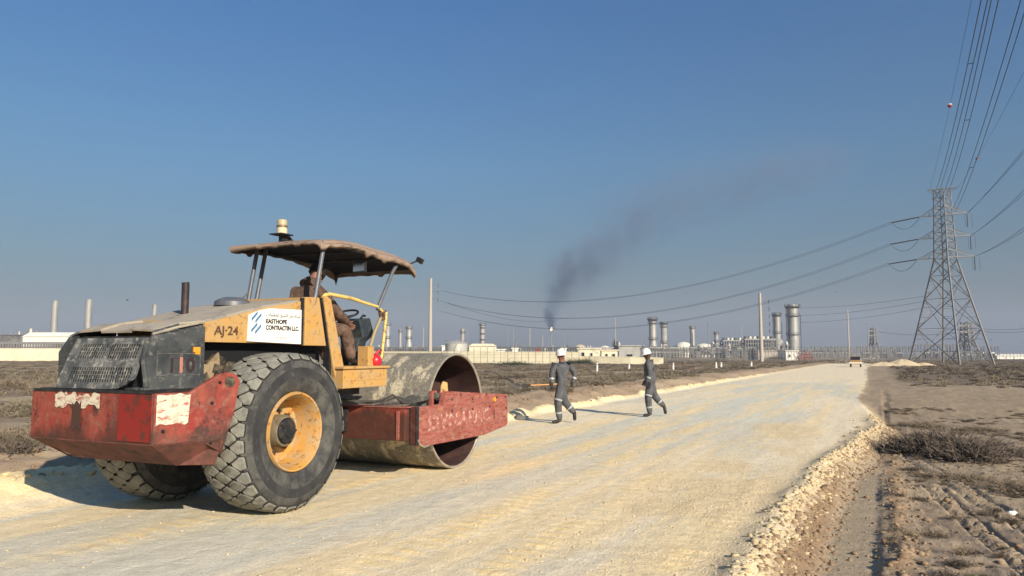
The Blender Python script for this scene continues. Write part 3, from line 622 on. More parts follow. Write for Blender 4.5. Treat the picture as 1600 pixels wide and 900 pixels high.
def lug_plate(sgn):
    b = MB()
    poly = [(-1.08, 1.25), (-.84, 1.405), (-.765, 1.42), (-.70, 1.40), (-.665, 1.34), (-.70, 1.10), (-.80, .70), (-1.1, .9)]
    # lies in the slanted side plane of the counterweight
    def slant(x): return .80 + (x + 1.34) * (.25 / .64)
    vs = [(x, sgn * -(slant(x) + .006), z) for x, z in poly] + [(x, sgn * -(slant(x) - .035), z) for x, z in poly]
    n = len(poly); b.add(vs, [tuple(range(n)), tuple(range(2 * n - 1, n - 1, -1))] + [(i, n + i, n + (i + 1) % n, (i + 1) % n) for i in range(n)])
    p = b.build('lifting_lug', M['red'], cw, bevel=.006)
    c = Vector((-.755, sgn * -(slant(-.755) + .008), 1.335)); nrm = Vector((-.36, sgn * -.93, 0)).normalized()
    r = MB(); r.cyl(c - nrm * .02, c + nrm * .008, .047, n=24); r.build('lug_eye', M['engine'], cw)
    r = MB(); r.cyl(c - nrm * .01, c + nrm * .011, .036, n=24); r.build('lug_hole', M['engine'], cw)
lug_plate(1); lug_plate(-1)
def wall_quad(b, P0, P1, z0, z1, off, n_=8, jag=0.0, seed=1):
    """thin plate between two plan points"""
    a = Vector((P0[0], -P0[1], 0)); c = Vector((P1[0], -P1[1], 0)); d = (c - a); nn = Vector((d.y, -d.x, 0)).normalized()
    if nn.dot(Vector((-1, -1, 0))) < 0: nn = -nn
    r = random.Random(seed); pts = []
    for i in range(n_ + 1): pts.append(a + d * i / n_ + Vector((0, 0, z0 + r.uniform(-jag, jag))))
    for i in range(n_, -1, -1): pts.append(a + d * i / n_ + Vector((0, 0, z1 + r.uniform(-jag, jag))))
    b.add([p + nn * off for p in pts], [tuple(range(len(pts)))]); return b
b = MB(); wall_quad(b, (-1.335, .802), (-.985, .938), .985, 1.24, .006, n_=14, jag=.010); b.build('white_patch', M['sticker'], cw, fix=False)
def slantp(x, off=.0): return .80 + (x + 1.34) * (.25 / .64) + off
b = MB(); wall_quad(b, (-1.365, -.46), (-1.365, .14), 1.12, 1.225, .004, n_=20, jag=.026, seed=4); b.build('peeled_patch', M['sticker'], cw, fix=False)
b = MB(); wall_quad(b, (-1.365, .38), (-1.365, .775), .84, 1.24, .003, n_=3); b.build('dark_red_patch', mat('darker_red', (.22, .018, .014), .5, layers=[((.06, .03, .02), 7, .55, .04, .8)], bump=.003), cw, fix=False)  # darker red area on the right part of the rear face
b = MB(); wall_quad(b, (-1.365, -.22), (-1.365, -.10), .92, 1.16, .005, n_=5, jag=.03, seed=9); b.build('scorched_patch', mat('soot_brown', (.06, .03, .022), .8), cw, fix=False)
b = MB()
for sg in (1, -1): b.tube([(-1.352, sg * .79, 1.25), (-1.352, sg * .79, .82), (-1.01, sg * .70, .60)], .007, n=6)
b.tube([(-1.364, -.78, .817), (-1.364, .80, .817)], .006, n=6); b.build('weld_seam', M['red_grime'], cw, smooth=True)
for x_, z_ in ((-1.28, .93), (-.9, .80), (-.9, 1.15), (-.84, 1.33)):
    b = MB(); y_ = -(slantp(x_) + .004); b.cyl((x_, y_ + .01, z_), (x_, y_ - .012, z_), .014, n=8); b.build('bolt', M['black'], cw)
# chassis between the wheels
b = MB(); b.box((-.1, 0, .95), (1.9, .62, .34)); b.box((.17, 0, .75), (.34, 1.5, .26)); b.box((1.15, 0, .80), (.9, .42, .36)); b.cyl((1.62, 0, .5), (1.62, 0, 1.15), .13, n=20); b.box((1.9, 0, .74), (.5, .5, .28))
b.build('chassis', M['black'], roller, bevel=.01)
# rear cowl
cowl_sec = [[(-1.27, .55, 1.265), (-1.285, .55, 1.60), (-1.20, .535, 1.745), (-1.14, .50, 1.785)], [(-.67, .60, 1.255), (-.67, .60, 1.60), (-.67, .60, 1.84), (-.67, .56, 1.885)]]
b = MB()
def ring_of(sec):
    right = [(x, -r, z) for x, r, z in sec]; left = [(x, r, z) for x, r, z in reversed(sec)]
    c = sec[-1]; crown = [(c[0], -c[1] * .4, c[2] + .014), (c[0], c[1] * .4, c[2] + .014)]
    return right + crown + left
r0 = ring_of(cowl_sec[0]); r1 = ring_of(cowl_sec[1]); rm = [tuple((Vector(p) * .5 + Vector(q) * .5 + Vector((0, 0, .02 if i in (3, 4, 5, 6) else 0)))) for i, (p, q) in enumerate(zip(r0, r1))]
n = len(r0)
vs = r0 + rm + r1; fs = []; b.mi = 0
side = {0, 1, 2, 6, 7, 8}
for k in range(n - 1):
    for j in range(2):
        b.mi = 1 if k in (3, 4, 5) else 0
        b.add([vs[j * n + k], vs[j * n + k + 1], vs[(j + 1) * n + k + 1], vs[(j + 1) * n + k]], [(0, 1, 2, 3)])
cowl = b.build('rear_cowl', [M['hood_dark'], M['hood_top']], roller)
sol = cowl.modifiers.new('solid', 'SOLIDIFY'); sol.thickness = .02; sol.offset = -1
b = MB(); b.box((-1.23, 0, 1.275), (.12, 1.12, .03)); b.box((-.97, -.60, 1.262), (.6, .05, .02)); b.build('cowl_sill', M['hood_dark'], cowl, bevel=.006)
b = MB(); b.tube([(-1.19, -.54, 1.76), (-.95, -.575, 1.83), (-.68, -.6, 1.885)], .012, n=6); b.tube([(-1.05, -.2, 1.83), (-.9, -.26, 1.855), (-.68, -.3, 1.895)], .008, n=6); b.build('cowl_seam', M['hood_top'], cowl)
# rear face of the cowl behind the grille, and the bent grille panel with punched holes
b = MB(); b.prism([(-1.17, 1.27), (-1.17, 1.60), (-1.10, 1.75), (-1.02, 1.755), (-1.02, 1.27)], -.515, .515); b.build('radiator', M['black'], cowl)
def grille():
    b = MB(); W0, W1 = -.53, .50          # Y from left (+) to right (-): r from -.53 to .50
    def pt(r, v):                           # v 0 bottom .. 1 top, the panel leans forward and its lower right corner is bent
        x = -1.325 + .10 * v + (.05 * v * v); z = 1.275 + .455 * v
        k = max(0, (r - .22) / .28) * max(0, (.32 - v) / .32); x -= .05 * k * k; z += .085 * k * k + .0 * r
        rr = r * (1 - .05 * v) + .04 * v * (1 if r < 0 else .3)
        return (x, -rr, z)
    nc = 25; cols = [W0]
    hx0, hx1 = W0 + .13, W1 - .07; cw_ = (hx1 - hx0) / nc
    for i in range(nc): cols += [hx0 + cw_ * i + cw_ * .13, hx0 + cw_ * (i + 1) - cw_ * .13]
    cols.append(W1); rows = [0.0]
    for base in (.12, .58):
        for i in range(4): rows += [base + .076 * i + .008, base + .076 * (i + 1) - .008]
    rows.append(1.0)
    vs = [pt(c, v) for v in rows for c in cols]; m = len(cols); fs = []
    hole_rows = {1 + 2 * i for i in range(4)} | {9 + 2 * i for i in range(4)}
    for j in range(len(rows) - 1):
        for i in range(m - 1):
            if j in hole_rows and i % 2 == 1: continue
            fs.append((j * m + i, j * m + i + 1, (j + 1) * m + i + 1, (j + 1) * m + i))
    b.add(vs, fs); o = b.build('grille', M['hood_grille'], cowl, fix=False)
    s = o.modifiers.new('solid', 'SOLIDIFY'); s.thickness = .008; s.offset = 0
    return o
M['hood_grille'] = mat('dusty_grille_metal', (0.06, 0.065, 0.066), .7, layers=[((.22, .215, .20), 5, .54, .12, .8), ((.42, .39, .33), 20, .58, .05, .6)], bump=.002)
grille()
b = MB(); b.tube([(-1.25, -.565, 1.30), (-1.29, -.56, 1.55), (-1.24, -.545, 1.70)], .022, n=8); b.build('corner_trim', M['hood_dark'], cowl, smooth=True)
# number plate frame on the cowl side  (side plane of the cowl: r = .55 -> .60)
def cy(x): return -(.55 + (x + 1.275) / .605 * .05)
def side_plate(x0, x1, z0, z1, off, name, m, par, jag=0, zz=None):
    b = MB(); r = random.Random(3)
    zz = zz or ((z0, z1), (z0, z1))
    p = [(x0, cy(x0) - off, zz[0][0]), (x1, cy(x1) - off, zz[1][0]), (x1, cy(x1) - off, zz[1][1]), (x0, cy(x0) - off, zz[0][1])]
    q = [(a, c + .006, d) for a, c, d in p]; b.add(p + q, [(0, 1, 2, 3), (7, 6, 5, 4), (0, 4, 5, 1), (1, 5, 6, 2), (2, 6, 7, 3), (3, 7, 4, 0)])
    return b.build(name, m, par)
plate = side_plate(-1.155, -.72, 1.40, 1.585, .012, 'number_plate', M['plate'], cowl)
b = MB(); c4 = [(-1.16, cy(-1.16) - .02, 1.395), (-.715, cy(-.715) - .02, 1.392), (-.715, cy(-.715) - .02, 1.588), (-1.16, cy(-1.16) - .02, 1.592)]
b.tube(c4 + [c4[0]], .0045, n=5); b.build('plate_frame', M['hood_grille'], cowl)
side_plate(-1.11, -.725, 1.325, 1.392, .014, 'cream_strip', mat('cream_strip_paint', (.58, .50, .37), .7, layers=[((.35, .28, .2), 20, .6, .04, .6)]), cowl)
b = MB(); b.box((-.712, cy(-.71) - .012, 1.46), (.022, .012, .30)); b.build('edge_strip', M['sticker'], cowl)
b = MB(); b.box((-.76, cy(-.76) - .018, 1.625), (.075, .03, .05)); b.box((-.75, cy(-.75) - .018, 1.59), (.055, .03, .02)); b.build('side_lamp', M['wood_orange'], cowl, bevel=.004)
rot_side = (math.radians(90), 0, 0)
tilt = math.atan(.05 / .605)
def cowl_text(t, x, z, size, m, bold, sx=1):
    return text_mesh(t, size, 'lettering', m, cowl, (x, cy(x) - .022, z), (math.radians(90), 0, -tilt), bold, sx)
cowl_text('1', -1.06, 1.42, .19, M['ink_dull'], .004); cowl_text('1', -.965, 1.42, .19, M['ink_pink'], .006); cowl_text('0', -.865, 1.42, .19, M['ink_dull'], .006)
# rust smear at the cowl corner
side_plate(-1.255, -1.20, 1.30, 1.50, .004, 'rust_smear', mat('rust_smear', (.20, .12, .075), .9, layers=[((.08, .06, .05), 10, .55, .06, .8)]), cowl, zz=((1.30, 1.42), (1.31, 1.50)))
# yellow hood with side panels
hood = MB()
hs_ = [(-.66, .60, 1.70, 1.885), (-.13, .60, 1.70, 2.01), (.18, .60, 1.70, 2.085), (.68, .60, 1.69, 2.17)]
P = []
for x, r, z0, z1 in hs_: P.append([(x, -r, z0), (x, -r, z1), (x, -r * .93, z1 + .018), (x, 0, z1 + .03), (x, r * .93, z1 + .018), (x, r, z1), (x, r, z0)])
for i in range(3):
    for k in range(6):
        hood.mi = 1 if k in (1, 2, 3, 4) else 0
        hood.add([P[i][k], P[i][k + 1], P[i + 1][k + 1], P[i + 1][k]], [(0, 1, 2, 3)])
hood.mi = 0; hood.add(P[3], [tuple(range(7))]); hood.add(P[0], [tuple(range(7))])
hood = hood.build('hood', [M['yellow'], M['hood_top']], roller)
b = MB(); b.prism([(-.127, 1.715), (.675, 1.695), (.672, 2.075), (.17, 2.065), (.02, 2.035), (-.115, 1.985)], -.622, -.606); sign = b.build('company_sign', M['white'], hood)
# lettering
AR = {}
def arabic(s):
    F4 = {'ش': (0xFEB5, 0xFEB6, 0xFEB7, 0xFEB8), 'ر': (0xFEAD, 0xFEAE), 'ك': (0xFED9, 0xFEDA, 0xFEDB, 0xFEDC), 'ة': (0xFE93, 0xFE94), 'أ': (0xFE83, 0xFE84), 'م': (0xFEE1, 0xFEE2, 0xFEE3, 0xFEE4),
          'ل': (0xFEDD, 0xFEDE, 0xFEDF, 0xFEE0), 'ا': (0xFE8D, 0xFE8E), 'ق': (0xFED5, 0xFED6, 0xFED7, 0xFED8), 'و': (0xFEED, 0xFEEE), 'ت': (0xFE95, 0xFE96, 0xFE97, 0xFE98)}
    out = []
    for w in s.split(' '):
        g = []
        for i, ch in enumerate(w):
            f = F4[ch]; prev = i > 0 and len(F4[w[i - 1]]) == 4; nxt = i < len(w) - 1 and len(f) == 4
            g.append(chr(f[(3 if prev else 2) if nxt else (1 if prev else 0)]))
        out.append(''.join(reversed(g)))
    return ' '.join(reversed(out))
TY = -.6245
text_mesh(arabic('شركة أمل الشرق للمقاولات'), .082, 'arabic_lettering', M['ink_grey'], hood, (.120, TY, 1.972), rot_side, .0, fit=(.53, .058))
text_mesh('EASTHOPE', .072, 'lettering', M['ink'], hood, (.125, TY, 1.905), rot_side, .0022, fit=(.315, .050))
text_mesh('CONTRACTIN LLC.', .072, 'lettering', M['ink'], hood, (.122, TY, 1.838), rot_side, .0022, fit=(.51, .050))
def print_marks(x0, x1, z, h, m, seed):
    b = MB(); r = random.Random(seed); x = x0
    while x < x1:
        w = r.uniform(.006, .014); hh = h * r.uniform(.6, 1)
        b.add([(x, TY, z), (x + w * .8, TY, z), (x + w * .8, TY, z + hh * .3), (x, TY, z + hh * .3)], [(0, 1, 2, 3)])
        b.add([(x, TY, z + hh * .3), (x + w * .35, TY, z + hh * .3), (x + w * .35, TY, z + hh), (x, TY, z + hh)], [(0, 1, 2, 3)]); x += w * 1.25
    b.build('small_print', m, hood, fix=False)
print_marks(.085, .22, 1.815, .018, M['ink_faint'], 1); print_marks(.27, .41, 1.812, .018, M['ink_faint'], 2); print_marks(.48, .60, 1.81, .018, M['ink_faint'], 3); print_marks(.26, .45, 1.752, .018, M['ink_grey'], 4)
for (lx, lz) in ((-.085, 1.915), (-.03, 1.90), (-.085, 1.80), (-.03, 1.785)):
    b = MB(); b.add([(lx, TY, lz), (lx, TY, lz + .035), (lx + .085, TY, lz + .115), (lx + .085, TY, lz + .08)], [(0, 1, 2, 3)]); b.build('logo_stripe', M['logo'], hood, fix=False)
text_mesh('AJ·24', .125, 'stencil', M['ink_brown'], hood, (-.55, -.606, 1.745), rot_side, .002, fit=(.31, .115))
# cooler cap, exhaust, air intake on the hood
b = MB(); b.lathe([(.0, .10), (.10, .095), (.16, .07), (.19, .045), (.195, .0), (.0, .0)], 28, 'Z', (.32, .05, 2.115)); b.build('air_intake', M['steel'], hood, smooth=True)
b = MB(); b.tube([(-.28, .10, 1.93), (-.28, .10, 2.30), (-.285, .10, 2.33)], .038, n=18, caps=False); b.cyl((-.28, .10, 1.95), (-.28, .10, 2.325), .030, n=16)
ex = b.build('exhaust_pipe', mat('burnt_exhaust_steel', (.05, .04, .045), .5, metal=.5, layers=[((.12, .07, .05), 8, .55, .1, .7)]), roller, smooth=True)
b = MB(); b.cyl((-.28, .10, 1.965), (-.28, .10, 1.985), .085, n=20); b.build('pipe_collar', M['black'], ex)
# engine bay
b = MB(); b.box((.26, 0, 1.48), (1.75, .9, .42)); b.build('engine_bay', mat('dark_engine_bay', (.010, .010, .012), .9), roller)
eb = MB(); rd = random.Random(5)
for i in range(26):
    x = rd.uniform(-.66, -.12); z = rd.uniform(1.20, 1.50); r = rd.uniform(.02, .07); y = -.50 - rd.uniform(0, .07)
    if rd.random() < .5: eb.cyl((x, y, z), (x + rd.uniform(-.08, .08), y + .1, z + rd.uniform(-.03, .05)), r, n=12)
    else: eb.box((x, y, z), (r * 2.2, .08, r * 1.6), Matrix.Rotation(rd.uniform(-.5, .5), 3, 'Y'))
eb.build('engine', M['engine'], roller, smooth=True, bevel=.004)
b = MB(); b.prism([(-.66, 1.27), (-.66, 1.50), (-.60, 1.48), (-.46, 1.60), (-.43, 1.36), (-.50, 1.26)], -.585, -.56); b.build('heat_shield', mat('tan_dirty_sheet', (.30, .22, .13), .85, layers=[((.12, .08, .05), 7, .55, .06, .7)], bump=.01), roller)
hb = MB()
for i in range(7):
    x = -.62 + i * .07; hb.tube([(x, -.59, 1.24 + .02 * (i % 2)), (x + .06, -.62, 1.33), (x + .12, -.6, 1.42 - .03 * (i % 3)), (x + .2, -.56, 1.36)], .011, n=6)
hb.build('engine_hose', M['black'], roller, smooth=True)
# front part of the side: gap strip, second panel, slanted post
b = MB(); b.box((.705, -.597, 1.955), (.05, .02, .52)); b.build('dark_gap_strip', M['black'], hood)  # black strip painted in for the dark open gap between panels
b = MB(); b.prism([(.735, 1.68), (.735, 2.225), (.97, 2.235), (1.11, 1.68)], -.625, -.56); b.prism([(.735, 1.68), (.735, 2.225), (.97, 2.235), (1.11, 1.68)], .56, .625); b.box((.86, 0, 2.0), (.12, 1.12, .46))
b.build('seat_bulkhead', M['yellow'], roller, bevel=.008)
b = MB(); b.prism([(.985, 2.235), (1.01, 2.235), (1.19, 1.60), (1.19, 1.30), (1.15, 1.30), (1.15, 1.6)], -.64, -.55); b.build('dark_slot', M['black'], roller)
for sg in (-1, 1):
    b = MB(); b.prism([(1.01, 2.225), (1.06, 2.26), (1.14, 2.22), (1.40, 1.45), (1.46, 1.17), (1.30, 1.17), (1.20, 1.45)], sg * .66, sg * .58); b.build('fender_post', M['yellow'], roller, bevel=.008)
# operator platform
b = MB(); b.box((1.70, -.32, 1.30), (.90, .90, .235)); b.box((1.70, -.32, 1.425), (.95, .96, .03)); b.box((1.55, .38, 1.36), (1.1, .55, .05)); b.box((1.70, -.765, 1.275), (.90, .02, .012))
b.build('platform', M['yellow'], roller, bevel=.008)
b = MB(); b.box((1.45, -.2, 1.14), (.7, .8, .09)); b.build('platform_support', M['black'], roller)
b = MB(); b.box((1.98, -.56, 1.555), (.13, .16, .26)); b.build('step_box', M['yellow'], roller, bevel=.006)
b = MB(); b.tube([(2.10, -.62, 1.43), (2.10, -.62, 1.46), (2.10, -.62, 1.52), (2.10, -.62, 1.565), (2.10, -.62, 1.585)], [.06, .082, .088, .06, .02], n=16); b.tube([(2.10, -.62, 1.58), (2.15, -.64, 1.63), (2.24, -.6, 1.60)], .018, n=6)
b.build('red_canister', M['red_plastic'], roller, smooth=True)
# console and steering wheel
b = MB(); b.loft([[(2.02, -.36, 1.44), (2.14, -.36, 1.44), (2.14, -.14, 1.44), (2.02, -.14, 1.44)], [(2.05, -.38, 1.75), (2.24, -.38, 1.75), (2.24, -.10, 1.75), (2.05, -.10, 1.75)], [(2.10, -.42, 1.80), (2.36, -.42, 1.84), (2.36, -.06, 1.84), (2.10, -.06, 1.80)], [(2.02, -.42, 2.03), (2.26, -.42, 2.06), (2.26, -.06, 2.06), (2.02, -.06, 2.03)]])
con = b.build('console', mat('dark_console_plastic', (.025, .035, .045), .55, layers=[((.10, .10, .09), 8, .58, .1, .6)]), roller, bevel=.012)
b = MB(); tilt_m = Matrix.Rotation(math.radians(-22), 3, 'Y'); cst = Vector((1.95, -.22, 2.09)); pts = []
for i in range(33):
    a = 6.2832 * i / 32; pts.append(cst + tilt_m @ Vector((.19 * math.cos(a), .19 * math.sin(a), 0)))
b.tube(pts, .014, n=8, caps=False)
for a in (0.6, 2.7, 4.7): b.tube([cst - Vector((0, 0, .03)), cst + tilt_m @ Vector((.19 * math.cos(a), .19 * math.sin(a), 0))], .010, n=6)
b.cyl(cst - Vector((0, 0, .05)), cst + Vector((0, 0, .012)), .04, n=14); b.tube([cst - Vector((0, 0, .04)), (2.06, -.22, 1.80)], .022, n=8)
b.build('steering_wheel', M['black'], roller, smooth=True)
b = MB(); b.box((1.28, -.12, 1.72), (.42, .46, .10)); b.box((1.08, -.12, 1.98), (.10, .46, .50)); b.box((1.3, -.12, 1.56), (.3, .3, .26)); b.build('operator_seat', M['black'], roller, bevel=.03)
b = MB(); b.tube([(2.08, -.40, 2.05), (2.13, -.40, 2.09), (2.2, -.38, 2.085)], .014, n=6); b.build('control_lever', M['black'], roller)
# guard rail with the yellow and black striped leg
M['striped'] = mat('chipped_yellow_tube', (.66, .46, .14), .5, layers=[((.02, .02, .02), 9, .56, .03, .95, (.6, .6, 1.6))])
b = MB(); b.tube([(1.06, -.6, 2.24), (1.10, -.6, 2.275), (1.18, -.6, 2.29), (1.60, -.6, 2.27), (1.76, -.6, 2.25)], .023, n=12); b.build('guard_rail', mat('rail_yellow', (.66, .46, .14), .5, layers=[((.3, .2, .08), 9, .6, .05, .7)]), roller, smooth=True)
b = MB(); b.tube([(1.74, -.6, 2.25), (2.16, -.6, 2.20), (2.30, -.6, 2.13)], .019, n=12); b.build('guard_rail_front', M['striped'], roller, smooth=True)
b = MB(); b.tube([(2.36, -.6, 2.14), (2.34, -.6, 1.95), (2.27, -.6, 1.56), (2.2, -.6, 1.45)], .021, n=12); b.build('rail_leg', M['striped'], roller, smooth=True)
b = MB(); b.tube([(2.24, -.6, 2.06), (2.10, -.6, 1.86), (1.99, -.6, 1.63), (1.97, -.6, 1.45)], .021, n=12); b.build('rail_leg', mat('dusty_olive_tube', (.30, .24, .12), .6), roller, smooth=True)
rd = random.Random(2); b = MB()
for i in range(9): b.tube([(2.28 + rd.uniform(-.05, .05), -.60 + rd.uniform(-.04, .04), 2.11 + rd.uniform(-.08, .06)) for _ in range(3)], .022, n=6)
b.build('rag_knot', mat('brown_rag', (.12, .07, .05), .95), roller, smooth=True)
# canopy: posts, sagging canvas, dark undersheet, beacon, mirror
def tube_part(name, pts, r, m, par=roller): 
    b = MB(); b.tube(pts, r, n=12); return b.build(name, m, par, smooth=True)
tube_part('canopy_post', [(.90, -.6, 2.15), (.93, -.6, 2.26), (1.06, -.6, 2.88)], .026, M['steel'])
tube_part('canopy_post', [(2.16, -.6, 2.16), (2.22, -.6, 2.26), (2.50, -.6, 2.69), (2.60, -.6, 2.80)], .024, M['steel'])
tube_part('canopy_post', [(1.10, .6, 2.1), (1.13, .6, 2.29), (1.25, .6, 2.90)], .026, M['steel'])
tube_part('canopy_post', [(1.20, .6, 2.1), (1.27, .6, 2.30), (1.40, .6, 2.91)], .026, M['steel'])
tube_part('canopy_brace', [(1.02, .6, 2.26), (1.13, .6, 2.36), (1.20, .6, 2.50)], .010, M['steel'])
b = MB(); b.tube([(.99, -.62, 2.88), (2.92, -.62, 2.84)], .018, n=8); b.tube([(.99, .66, 2.90), (2.92, .66, 2.84)], .018, n=8)
for x in (1.0, 1.65, 2.3, 2.9): b.tube([(x, -.62, 2.875 - .02 * (x - 1)), (x, .66, 2.885 - .02 * (x - 1))], .016, n=8)
b.build('canopy_frame', M['black'], roller, smooth=True)
def canopy_pt(a, c, lay):
    """a: 0 rear .. 1 front ; c: -1 right .. 1 left"""
    x = .955 + 1.99 * a; y = (.66 + .02 * math.sin(a * 9)) * c + .02
    n1_ = math.sin(a * 11 + c * 2) * math.sin(c * 5 + 1.3 * a) * .5 + math.sin(a * 23 + c * 9) * .2
    bulge = (1 - abs(c) ** 3.0) * .05 * math.sin(math.pi * min(1, a * 1.05)) + .075 * math.sin(math.pi * a) ** .8 * (1 - .2 * abs(c))
    z = 2.90 - .05 * a + bulge * 1.15 + .012 * n1_ - .05 * max(0, (a - .9) / .1) ** 2 - .03 * max(0, (abs(c) - .85) / .15) ** 2
    if lay: z -= .035 + .012 * n1_
    return x, y, z
def canopy_sheet(lay):
    na, nc = 44, 30; rings = []
    b = MB(); vs = []
    for i in range(na + 1):
        for k in range(nc + 1): vs.append(canopy_pt(i / na, -1 + 2 * k / nc, lay))
    b.add(vs, [(i * (nc + 1) + k, i * (nc + 1) + k + 1, (i + 1) * (nc + 1) + k + 1, (i + 1) * (nc + 1) + k) for i in range(na) for k in range(nc)])
    return b
b = canopy_sheet(False); cz = b.build('canopy', M['canvas'], roller, smooth=True, fix=False); s_ = cz.modifiers.new('solid', 'SOLIDIFY'); s_.thickness = .012
b = canopy_sheet(True); b.build('canopy_undersheet', M['canvas_under'], cz, smooth=True, fix=False)  # darker sheet hung just below the canvas
# drooping hem all round, uneven and torn
def hem():
    b = MB(); per = [(a, -1) for a in np.linspace(0, 1, 60)] + [(1, c) for c in np.linspace(-1, 1, 40)[1:]] + [(a, 1) for a in np.linspace(1, 0, 60)[1:]] + [(0, c) for c in np.linspace(1, -1, 40)[1:-1]]
    n = len(per); vs = []; r = random.Random(7)
    for j in range(4):
        for i, (a, c) in enumerate(per):
            x, y, z = canopy_pt(a, c, False); t = j / 3
            drop = .040 + .005 * math.sin(i * .23) + .009 * math.sin(i * .051 * (1 + (i % 7) * .02)) + .004 * math.sin(i * .93 + 1) + (.03 if (i % 37 < 3) else 0)
            if c == -1 and .42 < a < .50: drop += .06 * (1 - abs(a - .46) / .04)
            if c == 1 and a > .3: drop += .10 * min(1, (a - .3) * 1.6)
            if a == 1: drop += .05
            if c == -1 and a > .4: drop += .035 * min(1, (a - .4) * 4)
            ox = (.022 * math.sin(t * 3.1)) * (1 if a == 1 else (-1 if a == 0 else 0)); oy = .022 * math.sin(t * 3.1) * c if abs(c) == 1 else 0
            vs.append((x + ox + .006 * math.sin(i * 1.7 + j), y + oy + .008 * math.sin(i * 1.1 + j), z - drop * t))
    b.add(vs, [(j * n + i, j * n + (i + 1) % n, (j + 1) * n + (i + 1) % n, (j + 1) * n + i) for j in range(3) for i in range(n)])
    o = b.build('canopy_hem', M['canvas'], cz, smooth=True, fix=False); s = o.modifiers.new('solid', 'SOLIDIFY'); s.thickness = .008
hem()
b = MB(); b.tube([(.93, .70, 2.865), (.93, .55, 2.875), (.935, .3, 2.89)], [.045, .035, .02], n=12); b.build('rolled_corner', M['canvas'], cz, smooth=True)
b = MB(); b.tube([(2.97, -.60, 2.86), (3.04, -.66, 2.90)], .012, n=6); b.box((3.06, -.68, 2.905), (.05, .10, .07), Matrix.Rotation(.5, 3, 'X')); b.build('front_lamp', M['black'], roller)
b = MB(); b.tube([(2.9, -.62, 2.82), (2.93, -.62, 2.76)], .006, n=5); b.build('loose_tie', M['black'], roller)
b = MB(); b.tube([(2.0, -.45, 2.86), (1.98, -.45, 2.78), (1.97, -.45, 2.74)], .008, n=6); b.box((1.965, -.45, 2.70), (.035, .20, .135)); mr_ = b.build('mirror', M['black'], roller, bevel=.02)
b = MB(); b.box((1.944, -.45, 2.70), (.006, .17, .105)); b.build('mirror_glass', M['glass'], mr_)
b = MB(); b.box((1.03, 0.02, 3.02), (.20, .20, .012)); b.box((1.07, 0.02, 2.965), (.10, .06, .11)); b.tube([(1.15, .02, 3.0), (1.25, .02, 2.93)], .03, n=6); br = b.build('beacon_bracket', M['black'], roller)
b = MB(); b.lathe([(0, 0), (.062, 0), (.062, .075)], 20, 'Z', (1.04, .02, 3.03)); bc_ = b.build('beacon', M['beacon'], roller, smooth=True)
b = MB(); b.lathe([(.058, .075), (.068, .08), (.068, .10), (.058, .105)], 20, 'Z', (1.04, .02, 3.03)); b.build('beacon_band', M['beacon_dark'], bc_, smooth=True)
b = MB(); b.lathe([(.056, .105), (.058, .16), (.05, .172), (0, .175)], 20, 'Z', (1.04, .02, 3.03)); b.build('beacon_cap', mat('beacon_cap', (.45, .36, .2), .35), bc_, smooth=True)
# front drum frame
arm = [(2.13, .92), (2.82, .925), (2.90, 1.07), (3.0, 1.085), (4.85, .955), (4.86, .52), (4.82, .47), (4.05, .40), (2.30, .42), (2.13, .46)]
for sgn in (1, -1):
    b = MB(); b.prism(arm, -sgn * 1.22, -sgn * 1.135); fa = b.build('drum_frame_arm', M['red_dusty'], roller, bevel=.008)
    if sgn == 1:
        b = MB(); b.prism([(2.13, .455), (2.13, .925), (2.185, .925), (2.185, .455)], -1.235, -1.12); b.build('arm_flange', M['black'], fa, bevel=.004)
        for x, z in ((3.05, .97), (3.3, 1.02), (3.65, .95), (4.1, .99), (4.45, .93), (4.75, .92), (3.05, .82), (3.65, .80), (4.2, .80), (4.72, .62), (4.78, .75)):
            b = MB(); b.cyl((x, -1.21, z), (x, -1.228, z), .016, n=8); b.build('bolt', M['black'], fa)
        b = MB(); b.cyl((4.36, -1.21, .90), (4.36, -1.24, .90), .035, n=14); b.build('side_marker', M['wood_orange'], fa)
        b = MB(); b.box((4.36, -1.222, .68), (.02, .006, .13)); b.build('slot', M['black'], fa)
        text_mesh('DYNAPAC', .215, 'worn_lettering', M['ink_pale'], fa, (2.42, -1.2225, .60), rot_side, .011, fit=(1.82, .20))
        b = MB(); b.tube([(2.16, -1.235, .52), (2.20, -1.24, .46), (2.30, -1.24, .42), (2.42, -1.235, .425)], .012, n=6); b.build('frame_edge', M['drum_edge'], fa)
b = MB(); b.box((2.12, -.0, .715), (.16, 2.24, .41)); cb = b.build('drum_frame_crossbeam', M['red'], roller, bevel=.010)
b = MB(); b.box((4.80, 0, .72), (.11, 2.26, .40)); b.build('drum_frame_crossbeam', M['red_dusty'], roller, bevel=.010)
b = MB(); b.box((2.035, -1.02, .70), (.02, .04, .36)); b.box((2.12, -.4, .925), (.18, 1.5, .012)); b.build('beam_rib', M['red_dusty'], cb)
